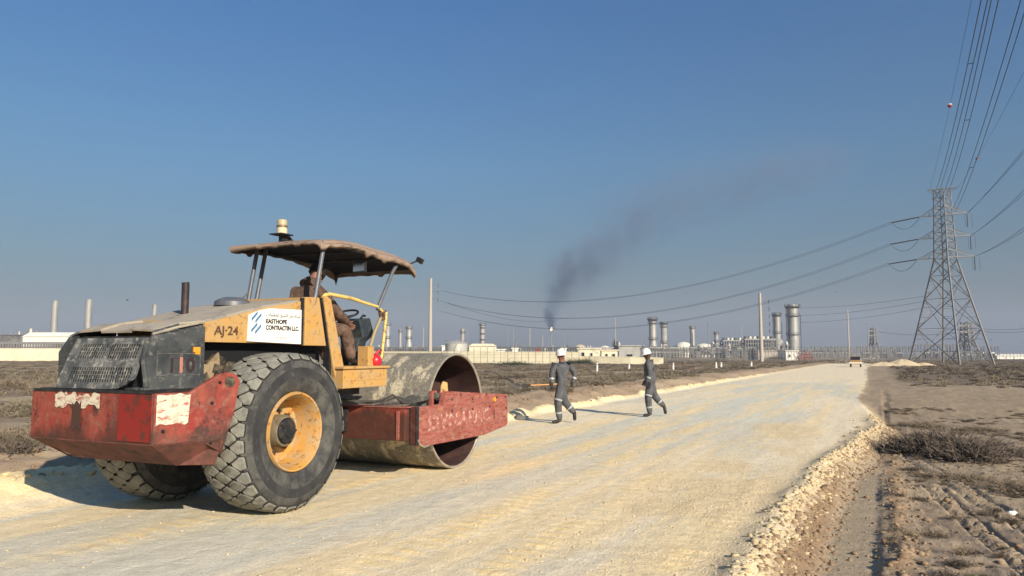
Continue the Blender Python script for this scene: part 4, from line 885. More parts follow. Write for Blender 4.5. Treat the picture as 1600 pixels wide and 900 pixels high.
# drum
b = MB(); R0, R1 = .80, .765
prof = [(R1, 1.03), (R0, 1.035), (R0, -1.09), (R1, -1.095)]
b.mi = 0; b.lathe([(R0, 1.035), (R0, .5), (R0, 0), (R0, -.6), (R0, -1.085)], 96, 'Y', (DX, 0, .80))
b.mi = 2; b.lathe([(R0, -1.085), (R0 - .004, -1.098), (R1 + .01, -1.098), (R1, -1.085)], 96, 'Y', (DX, 0, .80)); b.lathe([(R0, 1.035), (R1, 1.035)], 96, 'Y', (DX, 0, .80))
b.mi = 1; b.lathe([(R1, -1.085), (R1, -.42), (.72, -.40), (.0, -.36)], 96, 'Y', (DX, 0, .80)); b.lathe([(R1, 1.035), (R1, .42), (.0, .40)], 96, 'Y', (DX, 0, .80))
drum = b.build('drum', [M['drum'], M['drum_in'], M['drum_edge']], roller, smooth=True)
b = MB(); b.lathe([(.0, -1.10), (.20, -1.10), (.24, -.95), (.24, -.38)], 28, 'Y', (DX, 0, .80)); b.build('drum_hub', M['drum_in'], drum, smooth=True)
b = MB(); b.prism([(2.86, .94), (2.88, 1.16), (2.93, 1.22), (3.03, 1.20), (3.06, 1.05), (3.05, .94)], -1.16, -1.135); b.build('tan_plate', mat('tan_plate_mat', (.55, .36, .14), .7, layers=[((.3, .2, .1), 10, .58, .06, .6)]), fa if False else roller, bevel=.006)  # small tan plate between the arm and the drum rim
# scraper, hoses and fittings on top of the front beam
hz_ = MB(); rd = random.Random(12)
for i in range(7):
    y0 = .1 + i * .02; zt = .95 + rd.uniform(0, .05)
    hz_.tube([(1.75, -.25 - .03 * i, 1.02), (1.95, -.45, .98 + .02 * rd.random()), (2.1, -.68, zt), (2.18, -.90, .96 + rd.uniform(0, .12) * (i == 2)), (2.28, -1.05, .965 + .015 * i), (2.55, -1.12, 1.0 + .01 * i), (2.82, -1.15, 1.02 + .02 * (i % 3))], .014, n=7)
hz_.tube([(1.9, -.5, .98), (2.1, -.72, 1.0), (2.16, -.86, 1.07), (2.2, -.98, .97), (2.6, -1.1, 1.0)], .014, n=7)
hz_.build('hydraulic_hose', mat('dusty_hose_rubber', (.05, .048, .045), .8, layers=[((.2, .18, .15), 6, .58, .08, .6)]), roller, smooth=True)
b = MB(); b.box((2.62, -1.15, 1.01), (.05, .05, .18)); b.box((2.66, -1.15, 1.09), (.14, .04, .03)); b.box((2.90, -1.15, 1.06), (.06, .05, .10), Matrix.Rotation(.5, 3, 'Y')); b.build('hose_bracket', M['red_dusty'], roller, bevel=.004)

# wheels
def make_wheel(sgn):
    w = empty('wheel', (WX, -sgn * .765, .80), 0, roller)
    def Y(r): return -sgn * r            # r outward
    # carcass
    prof = [(.40, .215), (.415, .245), (.47, .285), (.56, .305), (.65, .298), (.715, .278), (.748, .24), (.760, .17), (.766, .06), (.766, -.06), (.760, -.17), (.748, -.24), (.715, -.278), (.65, -.298), (.56, -.305), (.47, -.285), (.415, -.245), (.40, -.215)]
    b = MB()
    for mi_, sl in ((3, prof[:4]), (0, prof[3:5]), (3, prof[4:7]), (2, prof[6:12]), (3, prof[11:14]), (0, prof[13:15]), (3, prof[14:])):
        b.mi = mi_; b.lathe([(r, Y(a)) for r, a in sl], 96, 'Y')
    def blk(cth, cw, hth, hw, top=.797, ins=.80, edge=False):
        # a pad whose outline is a rounded diamond in (angle, width)
        out = [(-1, -.12), (-.80, .45), (-.30, .92), (.18, 1), (1, .12), (.80, -.45), (.30, -.92), (-.18, -1)]
        if edge:
            out = [(-.86, .85), (-.3, .90), (.3, .90), (.86, .85), (.97, .05), (.30, -.88), (-.10, -1), (-.97, .10)]
            if cw < 0: out = [(p, -q) for p, q in out]
        def surf(th, wv, lift):
            sg_ = 1 if wv > 0 else -1; ov = max(0, abs(wv) - .255); wv = sg_ * min(abs(wv), .255 + ov * .42); aw = abs(wv); r = .766 - .016 * max(0, (aw - .10) / .15) ** 2 + lift - ov * .75
            return (r * math.cos(th), Y(wv), r * math.sin(th))
        lo = [surf(cth + p * hth, cw + q * hw, -.02) for p, q in out]
        hi = [surf(cth + p * hth * ins, cw + q * hw * ins, .034) for p, q in out]
        hm = [surf(cth + p * hth * .95, cw + q * hw * .95, .026) for p, q in out]
        b.mi = 2; n = 8; b.add(lo + hm, [(i, (i + 1) % n, n + (i + 1) % n, n + i) for i in range(n)])
        b.mi = 1; b.add(hm + hi, [(i, (i + 1) % n, n + (i + 1) % n, n + i) for i in range(n)] + [tuple(range(n, 2 * n))])
    NT = 31; st = 2 * math.pi / NT; rj = random.Random(8)
    for k in range(NT):
        for row, wv in enumerate((-.250, -.125, 0, .125, .250)):
            th = st * (k + (.5 if row % 2 else 0)); edge = row in (0, 4)
            blk(th + rj.uniform(-.006, .006), wv * (.92 if edge else 1), st * .455, .082 if edge else .103, edge=edge)
    t = b.build('tyre', [M['rubber'], M['tread'], M['groove'], M['rubber_dusty']], w, smooth=True, fix=False)
    # sidewall lettering band and shoulder knobs
    # rim
    b = MB(); rp = [(.405, .235), (.395, .262), (.378, .258), (.365, .225), (.352, .20), (.348, .10), (.335, .06), (.325, -.02), (.26, -.035), (.17, -.01), (.0, -.01)]
    b.lathe([(r, Y(a)) for r, a in rp], 64, 'Y'); b.lathe([(r, Y(a)) for r, a in ((.36, .205), (.366, .213), (.36, .22))], 64, 'Y')
    b.lathe([(r, Y(a)) for r, a in ((.40, -.235), (.34, -.1), (.33, .0))], 64, 'Y')
    rim = b.build('rim', M['rim'], w, smooth=True)
    b = MB(); b.lathe([(r, Y(a)) for r, a in ((.165, -.03), (.165, .10), (.15, .125), (.135, .13), (.13, .105), (.0, .10))], 40, 'Y'); hub = b.build('hub', mat('dusty_hub_iron', (.17, .135, .085), .65, layers=[((.06, .045, .03), 8, .55, .07, .8)]), w, smooth=True)
    b = MB(); b.lathe([(r, Y(a)) for r, a in ((.128, .10), (.122, .135), (.10, .15), (.06, .15), (.05, .165), (0, .165))], 32, 'Y')
    for i in range(5):
        a = i * 1.2566; b.box((.085 * math.cos(a), Y(.145), .085 * math.sin(a)), (.07, .03, .022), Matrix.Rotation(-a, 3, 'Y'))
    b.build('hub_cap', M['black'], w, smooth=True)
    for i in range(10):
        a = i * 2 * math.pi / 10 + .2; b = MB(); b.cyl((.205 * math.cos(a), Y(-.02), .205 * math.sin(a)), (.205 * math.cos(a), Y(.035), .205 * math.sin(a)), .017, n=6); b.build('wheel_bolt', M['engine'], w)
    return w
make_wheel(1); make_wheel(-1)

# ------------------------------------------------------------------ people
def skin_body(name, verts, edges, radii, matfun, mats, parent=None, root=0, levels=2):
    me = bpy.data.meshes.new(name); me.from_pydata([tuple(v) for v in verts], edges, [])
    o = bpy.data.objects.new(name, me); SC.collection.objects.link(o)
    m = o.modifiers.new('skin', 'SKIN'); m.use_smooth_shade = True; m.branch_smoothing = .3
    for i, r in enumerate(radii):
        sv = me.skin_vertices[0].data[i]; rr = r if isinstance(r, tuple) else (r, r); sv.radius = rr; sv.use_root = (i == root)
    s = o.modifiers.new('sub', 'SUBSURF'); s.levels = levels; s.render_levels = levels
    dg = bpy.context.evaluated_depsgraph_get(); nm = bpy.data.meshes.new_from_object(o.evaluated_get(dg)); bpy.data.objects.remove(o)
    nm.materials.clear()
    for q in mats: nm.materials.append(q)
    for p in nm.polygons: p.material_index = matfun(p.center); p.use_smooth = True
    o = bpy.data.objects.new(name, nm); link(o, parent); nm.name = name; return o
def seg_d(p, a, b):
    ab = b - a; t = max(0, min(1, (p - a).dot(ab) / max(ab.length_squared, 1e-9))); return (p - a - ab * t).length
def person(loc, rz, J, label, suit, skinm, glove=None, helmet=True, bands=(), group=None, parent=None, hands_grip=None, boot=None, hair=True):
    """J: joint name -> (x forward, y left, z up)"""
    J = {k: Vector(v) for k, v in J.items()}
    V = []; E = []; Rd = []; idx = {}; segs = []
    def v(n, p, r): idx[n] = len(V); V.append(Vector(p)); Rd.append(r); return idx[n]
    def e(a, b, t): E.append((idx[a], idx[b])); segs.append((V[idx[a]], V[idx[b]], t))
    v('pel', J['pel'], (.175, .145)); 
    mid = J['pel'].lerp(J['chest'], .5)
    v('waist', mid, (.180, .160)); v('chest', J['chest'], (.195, .165)); v('neckb', J['neck'] - (J['neck'] - J['chest']) * .25, (.105, .09)); v('neck', J['neck'], .058)
    hd = (J['head'] - J['neck']).normalized()
    v('jaw', J['neck'] + hd * .085, (.068, .078)); v('head', J['head'], (.080, .096)); v('crown', J['head'] + hd * .075, (.070, .084))
    for a, b, t in (('pel', 'waist', 0), ('waist', 'chest', 0), ('chest', 'neckb', 0), ('neckb', 'neck', 0), ('neck', 'jaw', 1), ('jaw', 'head', 1), ('head', 'crown', 1)): e(a, b, t)
    for s in 'LR':
        sg = 1 if s == 'L' else -1
        so = J['sh' + s] - J['chest']; so.z = 0
        v('lat' + s, J['chest'] + so * .50 + Vector((0, 0, .02)), .130); v('wl' + s, mid + so * .45 + Vector((0, 0, -.03)), .125)
        e('chest', 'lat' + s, 0); e('lat' + s, 'wl' + s, 0)
        v('sh' + s, J['sh' + s], .088); v('el' + s, J['el' + s], .068); v('wr' + s, J['wr' + s], .040)
        v('um' + s, J['sh' + s].lerp(J['el' + s], .5), .080); v('fm' + s, J['el' + s].lerp(J['wr' + s], .5), .062)
        e('chest', 'sh' + s, 0); e('sh' + s, 'um' + s, 0); e('um' + s, 'el' + s, 0); e('el' + s, 'fm' + s, 0); e('fm' + s, 'wr' + s, 0)
        fd = (J['wr' + s] - J['el' + s]).normalized(); sd_ = Vector((1, 0, 0)) - fd * fd.x
        sd_ = sd_.normalized() if sd_.length > .3 else Vector((0, 0, 1)); pn = fd.cross(sd_) * -sg
        v('palm' + s, J['wr' + s] + fd * .055, (.034, .026)); e('wr' + s, 'palm' + s, 2)
        for i, (off, ln) in enumerate(((.030, .070), (.010, .080), (-.010, .075), (-.030, .058))):
            p0 = J['wr' + s] + fd * .085 + sd_ * off; p1 = p0 + fd * ln * .5 + pn * .010; p2 = p1 + fd * ln * .28 + pn * .030
            v('f%d%s' % (i, s), p0, .0105); v('g%d%s' % (i, s), p1, .0095); v('h%d%s' % (i, s), p2, .0085)
            e('palm' + s, 'f%d%s' % (i, s), 2); e('f%d%s' % (i, s), 'g%d%s' % (i, s), 2); e('g%d%s' % (i, s), 'h%d%s' % (i, s), 2)
        p0 = J['wr' + s] + fd * .04 + sd_ * .038; v('t0' + s, p0, .012); v('t1' + s, p0 + fd * .035 + sd_ * .022 + pn * .012, .0105); e('palm' + s, 't0' + s, 2); e('t0' + s, 't1' + s, 2)
        v('hip' + s, J['hip' + s], .125); v('th' + s, J['hip' + s].lerp(J['kn' + s], .5), .118); v('kn' + s, J['kn' + s], .096); v('ca' + s, J['kn' + s].lerp(J['an' + s], .45), .090); v('an' + s, J['an' + s], .070)
        e('pel', 'hip' + s, 0); e('hip' + s, 'th' + s, 0); e('th' + s, 'kn' + s, 0); e('kn' + s, 'ca' + s, 0); e('ca' + s, 'an' + s, 0)
        to = J['toe' + s]; he = J['an' + s] + (J['an' + s] - J['kn' + s]).normalized() * .035
        v('he' + s, he, .045); v('ba' + s, he.lerp(to, .6), (.046, .034)); v('toe' + s, to, (.038, .026)); e('an' + s, 'he' + s, 3); e('he' + s, 'ba' + s, 3); e('ba' + s, 'toe' + s, 3)
    def mf(c):
        best = min(segs, key=lambda q: seg_d(c, q[0], q[1])); return best[2]
    root = parent
    o = skin_body('person', V, E, Rd, mf, [suit, skinm, glove or skinm, boot or M['boot']])
    if parent is None: o.location = loc; o.rotation_euler = (0, 0, rz)
    else: o.parent = parent
    prop(o, label, 'person', group)
    # face direction
    fdv = Vector(J.get('face', Vector((1, 0, 0)))).normalized(); fdv = (fdv - hd * fdv.dot(hd)).normalized(); sv = hd.cross(fdv); hc = J['head']
    b = MB(); b.loft([[hc + fdv * .088 + hd * .015 + sv * q * .006 for q in (-1, 0, 1)], [hc + fdv * .118 - hd * .028, hc + fdv * .112 - hd * .03 + sv * .012, hc + fdv * .085 - hd * .032]]); b.build('nose', skinm, o, smooth=True)
    for q in (-1, 1):
        b = MB(); c = hc + fdv * .088 + sv * q * .030 + hd * .018; b.lathe([(.0, -.012), (.012, -.006), (.013, .0), (.010, .007), (0, .009)], 10, 'Z', c); b.build('eye', M['hair'], o, smooth=True)
        b = MB(); c = hc + sv * q * .084 - hd * .005; b.lathe([(0, -.03), (.014, -.018), (.017, .01), (0, .03)], 8, 'Z', c); b.build('ear', skinm, o, smooth=True)
    b = MB(); c = hc + fdv * .090 - hd * .060; b.tube([c - sv * .022, c + fdv * .006, c + sv * .022], .005, n=6); b.build('mouth', M['plate'], o, smooth=True)
    if helmet:
        b = MB(); n = 28; rings = []
        prof = [(1.30, .012), (1.22, .022), (1.10, .03), (1.06, .06), (1.02, .095), (.86, .125), (.60, .145), (.28, .155), (.02, .157)]
        for rr, hh in prof:
            ring = []
            for k in range(n):
                a = 6.2832 * k / n; ex_ = 1.0
                if rr > 1.12: ex_ = 1 + .30 * max(0, math.cos(a)) ** 2 - .06
                ring.append(hc + hd * (hh + .012) + fdv * (math.cos(a) * .113 * rr * ex_) + sv * (math.sin(a) * .098 * rr * (1 if rr < 1.12 else .95)))
            rings.append(ring)
        b.loft(rings); h_ = b.build('helmet', M['helmet'], o, smooth=True)
        b = MB(); b.tube([hc + hd * (.13 + .04 * math.cos(t)) + fdv * (.09 * math.sin(t)) for t in np.linspace(-1.2, 1.2, 9)], .008, n=6); b.build('helmet_ridge', M['helmet'], h_, smooth=True)
    elif hair:
        b = MB(); n = 20; rings = []
        for rr, hh in ((1.02, -.02), (1.08, .03), (1.04, .075), (.8, .115), (.4, .14), (.02, .146)): rings.append([hc + hd * hh + fdv * (math.cos(6.283 * k / n) * .102 * rr - .008) + sv * math.sin(6.283 * k / n) * .086 * rr for k in range(n)])
        b.loft(rings); b.build('hair', M['hair'], o, smooth=True)
    # collar, jacket hem and reflective bands follow the limbs
    def band(a, b_, t, r, w, m, name, sq=1.0):
        a = J[a] if isinstance(a, str) else Vector(a); b_ = J[b_] if isinstance(b_, str) else Vector(b_); d = (b_ - a).normalized(); c = a.lerp(b_, t)
        k = MB(); k.tube([c - d * w, c - d * w * .9, c + d * w * .9, c + d * w], [r * .9, r, r, r * .9], n=16); k.build(name, m, o, smooth=True)
    for (a, b_, t, r, w) in bands: band(a, b_, t, r, w, M['stripe'], 'reflective_band')
    return o
def walk_dir(az): return math.radians(90 - az)     # local x towards azimuth az
BANDS = [('elL', 'wrL', .55, .0625, .021), ('elR', 'wrR', .55, .0625, .021), ('hipL', 'knL', .86, .101, .020), ('knL', 'anL', .62, .083, .021), ('knR', 'anR', .55, .085, .021)]
pw = gp(877, 661.5)
J1 = dict(pel=(.0, 0, .93), chest=(-.03, 0, 1.25), neck=(-.02, .0, 1.42), head=(.005, .01, 1.545), face=(-.35, 1, -.08),
          shR=(.17, .07, 1.33), elR=(.25, .15, 1.13), wrR=(.27, .20, .93), shL=(-.20, -.06, 1.34), elL=(-.36, -.07, 1.13), wrL=(-.29, -.03, .94),
          hipL=(.0, .09, .88), knL=(.11, .10, .49), anL=(.06, .09, .10), toeL=(.24, .10, .03), hipR=(-.01, -.09, .88), knR=(-.10, -.09, .49), anR=(-.32, -.10, .24), toeR=(-.35, -.11, .035))
w1 = person((pw.x, pw.y, hz(pw.x, pw.y)), walk_dir(-100), J1, 'worker in grey coverall and white helmet holding a long shovel, looking back', M['suit'], M['skin'], M['glove'], bands=BANDS, group='workers walking along the road')
# Which side is near the camera: he walks to the left, so his left side (y+) faces the camera
sh = empty('shovel', (pw.x, pw.y, hz(pw.x, pw.y)), walk_dir(-100)); prop(sh, 'long shovel with wooden handle held out level by the first worker', 'shovel')
b = MB(); b.tube([(.14, .185, .905), (.30, .185, .895), (.78, .19, .880)], .017, n=10); b.build('handle', M['handle'], sh, smooth=True)
b = MB(); b.tube([(.76, .19, .881), (.98, .19, .870)], [.026, .024], n=10); b.build('socket', M['black'], sh, smooth=True)
b = MB(); rows = []
for i in range(9):
    t = i / 8; wd = .085 * (1 if t < .6 else max(.1, math.cos((t - .6) / .4 * 1.45))); x = .96 + .36 * t; z = .86 + .20 * t * t - .01
    rows.append([(x, .19 + q * wd * .5 + .03 * q * q, z + q * wd * .86) for q in np.linspace(-1, 1, 7)])
vs = [p for r in rows for p in r]; b.add(vs, [(i * 7 + k, i * 7 + k + 1, (i + 1) * 7 + k + 1, (i + 1) * 7 + k) for i in range(8) for k in range(6)])
bl = b.build('blade', mat('shovel_steel', (.10, .10, .10), .45, metal=.2, layers=[((.45, .42, .36), 6, .60, .05, .8)]), sh, smooth=True, fix=False); s_ = bl.modifiers.new('solid', 'SOLIDIFY'); s_.thickness = .006
pw = gp(1017, 651)
J2 = dict(pel=(.0, 0, .93), chest=(.02, 0, 1.26), neck=(.05, 0, 1.44), head=(.08, 0, 1.565), face=(1, .05, -.15),
          shL=(.09, .17, 1.37), elL=(.06, .23, 1.12), wrL=(.14, .22, .90), shR=(-.05, -.17, 1.38), elR=(-.10, -.23, 1.13), wrR=(.06, -.22, .90),
          hipL=(.0, .09, .88), knL=(.10, .10, .49), anL=(.05, .09, .10), toeL=(.23, .10, .03), hipR=(-.01, -.09, .88), knR=(-.13, -.09, .50), anR=(-.36, -.10, .27), toeR=(-.42, -.10, .05))
w2 = person((pw.x, pw.y, hz(pw.x, pw.y)), walk_dir(-95), J2, 'worker in grey coverall and white helmet walking empty handed, facing left', M['suit'], M['skin_dark'], M['glove'], bands=BANDS, group='workers walking along the road')
# operator in roller coordinates, placed in world
JO = dict(pel=(1.26, -.14, 1.86), chest=(1.26, -.16, 2.20), neck=(1.36, -.18, 2.44), head=(1.45, -.19, 2.575), face=(1, -.35, -.15),
          shL=(1.32, .02, 2.36), elL=(1.52, .08, 2.10), wrL=(1.80, -.06, 2.08), shR=(1.28, -.36, 2.35), elR=(1.56, -.44, 2.08), wrR=(1.80, -.40, 1.98),
          hipL=(1.30, -.04, 1.86), knL=(1.76, -.02, 1.92), anL=(1.86, -.02, 1.55), toeL=(2.02, -.02, 1.47), hipR=(1.32, -.24, 1.86), knR=(1.78, -.38, 1.90), anR=(1.86, -.42, 1.54), toeR=(2.00, -.44, 1.47))
op = person(OR, math.radians(90) - AH, JO, 'operator in brown work clothes sitting at the roller wheel under the canopy', M['suit_brown'], M['skin'], None, helmet=False)
b = MB(); b.tube([(1.30, -.17, 2.40), (1.36, -.18, 2.45), (1.42, -.19, 2.47)], [.12, .10, .075], n=14); b.build('scarf', M['suit_brown'], op, smooth=True)

# ------------------------------------------------------------------ far pick-up on the road
p = gp(1337, 573.5); tk = empty('pickup_truck', (p.x, p.y, hz(p.x, p.y) * .4), math.radians(90 - 26 + 180)); prop(tk, 'small dusty orange pickup truck with pale bumper coming along the far road', 'truck')
b = MB(); tk.scale = (.92, .92, .92); b.prism([(.9, .40), (.9, .82), (.78, .92), (.15, .98), (-.95, .98), (-.95, .40)], -.72, .72); b.build('body', M['truck_red'], tk, bevel=.05)
b = MB(); b.prism([(.1, .98), (-.15, 1.42), (-.75, 1.45), (-.9, .98)], -.62, .62); b.build('cab', M['truck_dark'], tk, bevel=.04)
b = MB(); b.box((-.45, 0, 1.46), (.7, 1.1, .05)); b.build('roof', M['truck_red'], tk, bevel=.02)
b = MB(); b.box((.93, 0, .58), (.08, 1.52, .22)); b.build('bumper', M['truck'], tk, bevel=.03)
for y in (-.55, .55): 
    b = MB(); b.cyl((.90, y, .76), (.93, y, .76), .09, n=12); b.build('headlight', M['glass'], tk)
b = MB(); b.box((-1.5, 0, .75), (1.1, 1.4, .5)); b.build('load_bed', M['truck_red'], tk, bevel=.03)
b = MB(); b.box((.92, 0, .80), (.02, .7, .14)); b.build('radiator_grille', M['truck_red'], tk)
for x in (.5, -1.4):
    for y in (-.62, .62):
        b = MB(); b.cyl((x, y - .09, .32), (x, y + .09, .32), .32, n=20); w_ = b.build('wheel', M['black'], tk, bevel=.02); b = MB(); b.cyl((x, y - .1, .32), (x, y + .1, .32), .15, n=14); b.build('rim', M['galv'], w_)

# ------------------------------------------------------------------ lattice tower
def strut(b, a, c, r): b.tube([a, c], r, n=4)
def lattice_tower(name, base, rot, hw, H_, waist, wz, hwt, arms, label, thick=1.0, group=None, panels_low=(0, .34, .62, .84, 1.0), m=None, m2=None, panels_up=9, topbar=True):
    t = empty(name, base, rot); prop(t, label, 'pylon', group); m = m or M['galv']; m2 = m2 or M['galv_dark']
    def c(z, i):
        w = hw + (waist - hw) * z / wz if z < wz else waist + (hwt - waist) * (z - wz) / (H_ - wz)
        a = math.radians(45 + 90 * i); return Vector((w * 1.414 * math.cos(a), w * 1.414 * math.sin(a), z))
    for i in range(4):
        b = MB(); b.tube([c(0, i), c(wz, i), c(H_, i)], [.16 * thick, .13 * thick, .08 * thick], n=4); b.build('leg', m, t)
    zs = [wz * q for q in panels_low]
    for i in range(4):
        j = (i + 1) % 4; b = MB()
        for k in range(len(zs) - 1):
            z0, z1 = zs[k], zs[k + 1]
            a0, a1, b0, b1 = c(z0, i), c(z1, i), c(z0, j), c(z1, j)
            strut(b, a0, b1, .065 * thick); strut(b, b0, a1, .065 * thick)
            X = (a0 + b1) / 2
            w0 = (a0 - b0).length; w1 = (a1 - b1).length; X = a0 + (b1 - a0) * (w0 / (w0 + w1))
            if k: strut(b, a0, b0, .04 * thick)
            for f in ((.5,) if k > 1 else (.33, .66)):
                strut(b, a0 + (X - a0) * f, a0 + (a1 - a0) * f * (X.z - z0) / (z1 - z0), .03 * thick); strut(b, b0 + (X - b0) * f, b0 + (b1 - b0) * f * (X.z - z0) / (z1 - z0), .03 * thick)
                strut(b, a1 + (X - a1) * f, a1 + (a0 - a1) * f * (z1 - X.z) / (z1 - z0), .03 * thick); strut(b, b1 + (X - b1) * f, b1 + (b0 - b1) * f * (z1 - X.z) / (z1 - z0), .03 * thick)
        b.build('side_bracing', m if i in (0, 3) else m2, t)
    b = MB(); up = np.linspace(wz, H_, panels_up)
    for k in range(len(up) - 1):
        for i in range(4):
            j = (i + 1) % 4; strut(b, c(up[k], i), c(up[k + 1], j), .05 * thick); strut(b, c(up[k], j), c(up[k + 1], i), .05 * thick); strut(b, c(up[k], i), c(up[k], j), .045 * thick)
    b.build('upper_bracing', m, t)
    tips = []
    for (z, ln, ang) in arms:
        for sg in (-1, 1):
            b = MB(); d = Vector((math.cos(ang), math.sin(ang), 0)) * sg; tip = d * ln + Vector((0, 0, z))
            cs = sorted([c(z, i) for i in range(4)], key=lambda q: -q.dot(d))[:2]; cu = sorted([c(min(H_, z + H_ * .045), i) for i in range(4)], key=lambda q: -q.dot(d))[:2]
            for q in cs: strut(b, q, tip, .055 * thick)
            for q in cu: strut(b, q, tip, .05 * thick)
            for f in (.33, .66):
                strut(b, cs[0].lerp(tip, f), cs[1].lerp(tip, f), .03 * thick); strut(b, cs[0].lerp(tip, f), cu[0].lerp(tip, f), .03 * thick); strut(b, cs[1].lerp(tip, f), cu[1].lerp(tip, f), .03 * thick); strut(b, cs[0].lerp(tip, f), cu[0].lerp(tip, f - .3), .03 * thick)
            b.build('cross_arm', m, t); tips.append(Matrix.Rotation(rot, 3, 'Z') @ tip + Vector(base))
    if topbar:
        b = MB(); z = H_
        a = arms[0][2]; d = Vector((math.cos(a), math.sin(a), 0)); o2 = Vector((-d.y, d.x, 0))
        for s in (-1, 1): strut(b, d * -2.1 + Vector((0, 0, z + .05)) + o2 * .3 * s, d * 2.1 + Vector((0, 0, z + .05)) + o2 * .3 * s, .06 * thick)
        for q in np.linspace(-2, 2, 9): strut(b, d * q + o2 * .3 + Vector((0, 0, z + .05)), d * (q + .25) - o2 * .3 + Vector((0, 0, z + .05)), .035 * thick); strut(b, d * q + Vector((0, 0, z + .05)), d * q * .55 + Vector((0, 0, z - .8)), .035 * thick)
        b.build('top_beam', m, t)
    return t, tips
TB = gp(1486, 569.5); TB.z = -.1
TD = TB.y
zt = at(1472, 296, TD).z - TB.z; zw = at(1478, 405, TD).z - TB.z
azT = math.atan2(TB.x, TB.y)
perp = -azT                              # direction square to the line of sight
# the square base stands on its corner, one leg nearly towards the viewer
rotT = perp + math.radians(45 + 11)
arm_z = [at(1472, y, TD).z - TB.z for y in (336, 371, 403)]
armdir = perp - rotT
tower, tips = lattice_tower('transmission_tower', TB, rotT, 4.25, zt, 1.15, zw, .85, [(z, l, armdir) for z, l in zip(arm_z, (3.4, 3.7, 4.1))], 'tall grey lattice pylon carrying the overhead lines at the right')
b = MB(); b.box((0, 0, 0), (.1, .1, .1))
# second and third towers far behind
def far_tower(px, ytop, ybase, D, hw, label, arms=2):
    p = at(px, 554, D); zt_ = at(px, ytop, D).z; 
    return lattice_tower('transmission_tower', (p.x, p.y, 0), .5, hw, zt_, hw * .45, zt_ * .55, hw * .35, [(zt_ * .72, hw * 2.3, .1), (zt_ * .88, hw * 2.0, .1)][:arms], label, thick=2.0, group='far pylons', panels_low=(0, .5, 1), panels_up=5, topbar=False)
far_tower(1512, 503, 562, 240, 3.0, 'far lattice pylon seen through the legs of the tall pylon')
far_tower(1366, 512, 560, 330, 2.2, 'small distant lattice pylon between the truck and the tall pylon')

# ------------------------------------------------------------------ wires
WR = {}
def wire(A, B, sag, r, label, group, name='overhead_line', n=40, parent=None, m=None, cat='power line'):
    A = Vector(A); B = Vector(B); pts = [A.lerp(B, i / n) - Vector((0, 0, 4 * sag * (i / n) * (1 - i / n))) for i in range(n + 1)]
    b = MB(); b.tube(pts, r, n=5); o = b.build(name, m or M['wire'], parent, smooth=True)
    if parent is None: prop(o, label, cat, group)
    return o, pts
# overhead bundle passing right above the viewer
def through(A, px, py, zz, yend=-60):
    r = ray(px, py); t = (zz - H) / r[2]; P = Vector(CAM + r * t); A = Vector(A); k = (yend - A.y) / (P.y - A.y); B = A + (P - A) * k
    # parabola through A and P with end height equal to A's
    f = (P.y - A.y) / (B.y - A.y); B.z = A.z; sag = (A.z + (B.z - A.z) * f - P.z) / (4 * f * (1 - f)); return A, B, sag
names = ['leftmost', 'second', 'third', 'fourth', 'fifth', 'sixth']
tops = [(1533, 0), (1543, 0), (1549, 0), (1560, 0), (1595, 0), (1600, 22)]
starts = [(1456, 300), (1461, 300), (1470, 299), (1476, 299), (1487, 320), (1493, 318)]
spc = []
for i, ((tx, ty), (sx0, sy0)) in enumerate(zip(tops, starts)):
    A = at(sx0, sy0 + 12, TD - .3 * (i % 2)); A_, B_, sag = through(A, tx, ty, 20.5)
    o, pts = wire(A_, B_, sag, .028, names[i] + ' of the six overhead conductors rising from the tall pylon to the top edge', 'overhead conductors'); spc.append(pts)
for a, c, ks in ((0, 1, (16, 24)), (2, 3, (13, 21)), (4, 5, (9, 19))):
    for k in ks:
        b = MB(); b.tube([spc[a][k], spc[c][k]], .03, n=5); o = b.build('line_spacer', M['wire']); prop(o, ('upper' if k == ks[1] else 'lower') + ' spacer bar on the ' + {0: 'left', 2: 'middle', 4: 'right'}[a] + ' pair of overhead conductors', 'spacer', 'line spacers')
A_, B_, sag = through(at(1452, 296, TD), 1518, 0, 24); o, gp1 = wire(A_, B_, sag, .014, 'thin earth wire left of the overhead conductors', 'earth wires')
A_, B_, sag = through(at(1494, 296, TD), 1600, 112, 24); o, gp2 = wire(A_, B_, sag, .012, 'thin earth wire right of the overhead conductors', 'earth wires')
def on_wire(pts, py):
    best = None
    for p in pts:
        d = Vector(p) - Vector(CAM); zc = d.y * math.cos(PITCH) + d.z * math.sin(PITCH); yc = -d.y * math.sin(PITCH) + d.z * math.cos(PITCH)
        if zc > 1:
            q = 450 - F * yc / zc
            if best is None or abs(q - py) < best[0]: best = (abs(q - py), p)
    return best[1]
for pts, py, r, lb in ((gp1, 165, .20, 'larger red and white marker ball on the left earth wire'), (gp2, 248, .15, 'smaller dark red marker ball on the right earth wire')):
    fine = []
    for i in range(len(pts) - 1): fine += [pts[i].lerp(pts[i + 1], k / 12) for k in range(12)]
    c = on_wire(fine, py); b = MB(); b.mi = 0
    d0 = (fine[1] - fine[0]).normalized()
    b.lathe([(r * math.sin(t), -r * math.cos(t)) for t in np.linspace(0.02, math.pi / 2 + .3, 8)], 20, 'Z', c); b.mi = 1; b.lathe([(r * math.sin(t), -r * math.cos(t)) for t in np.linspace(math.pi / 2 + .3, math.pi - .02, 6)], 20, 'Z', c)
    o = b.build('marker_ball', [M['ball'], M['white'] if r > .17 else M['ball']], smooth=True); prop(o, lb, 'marker ball', 'marker balls')
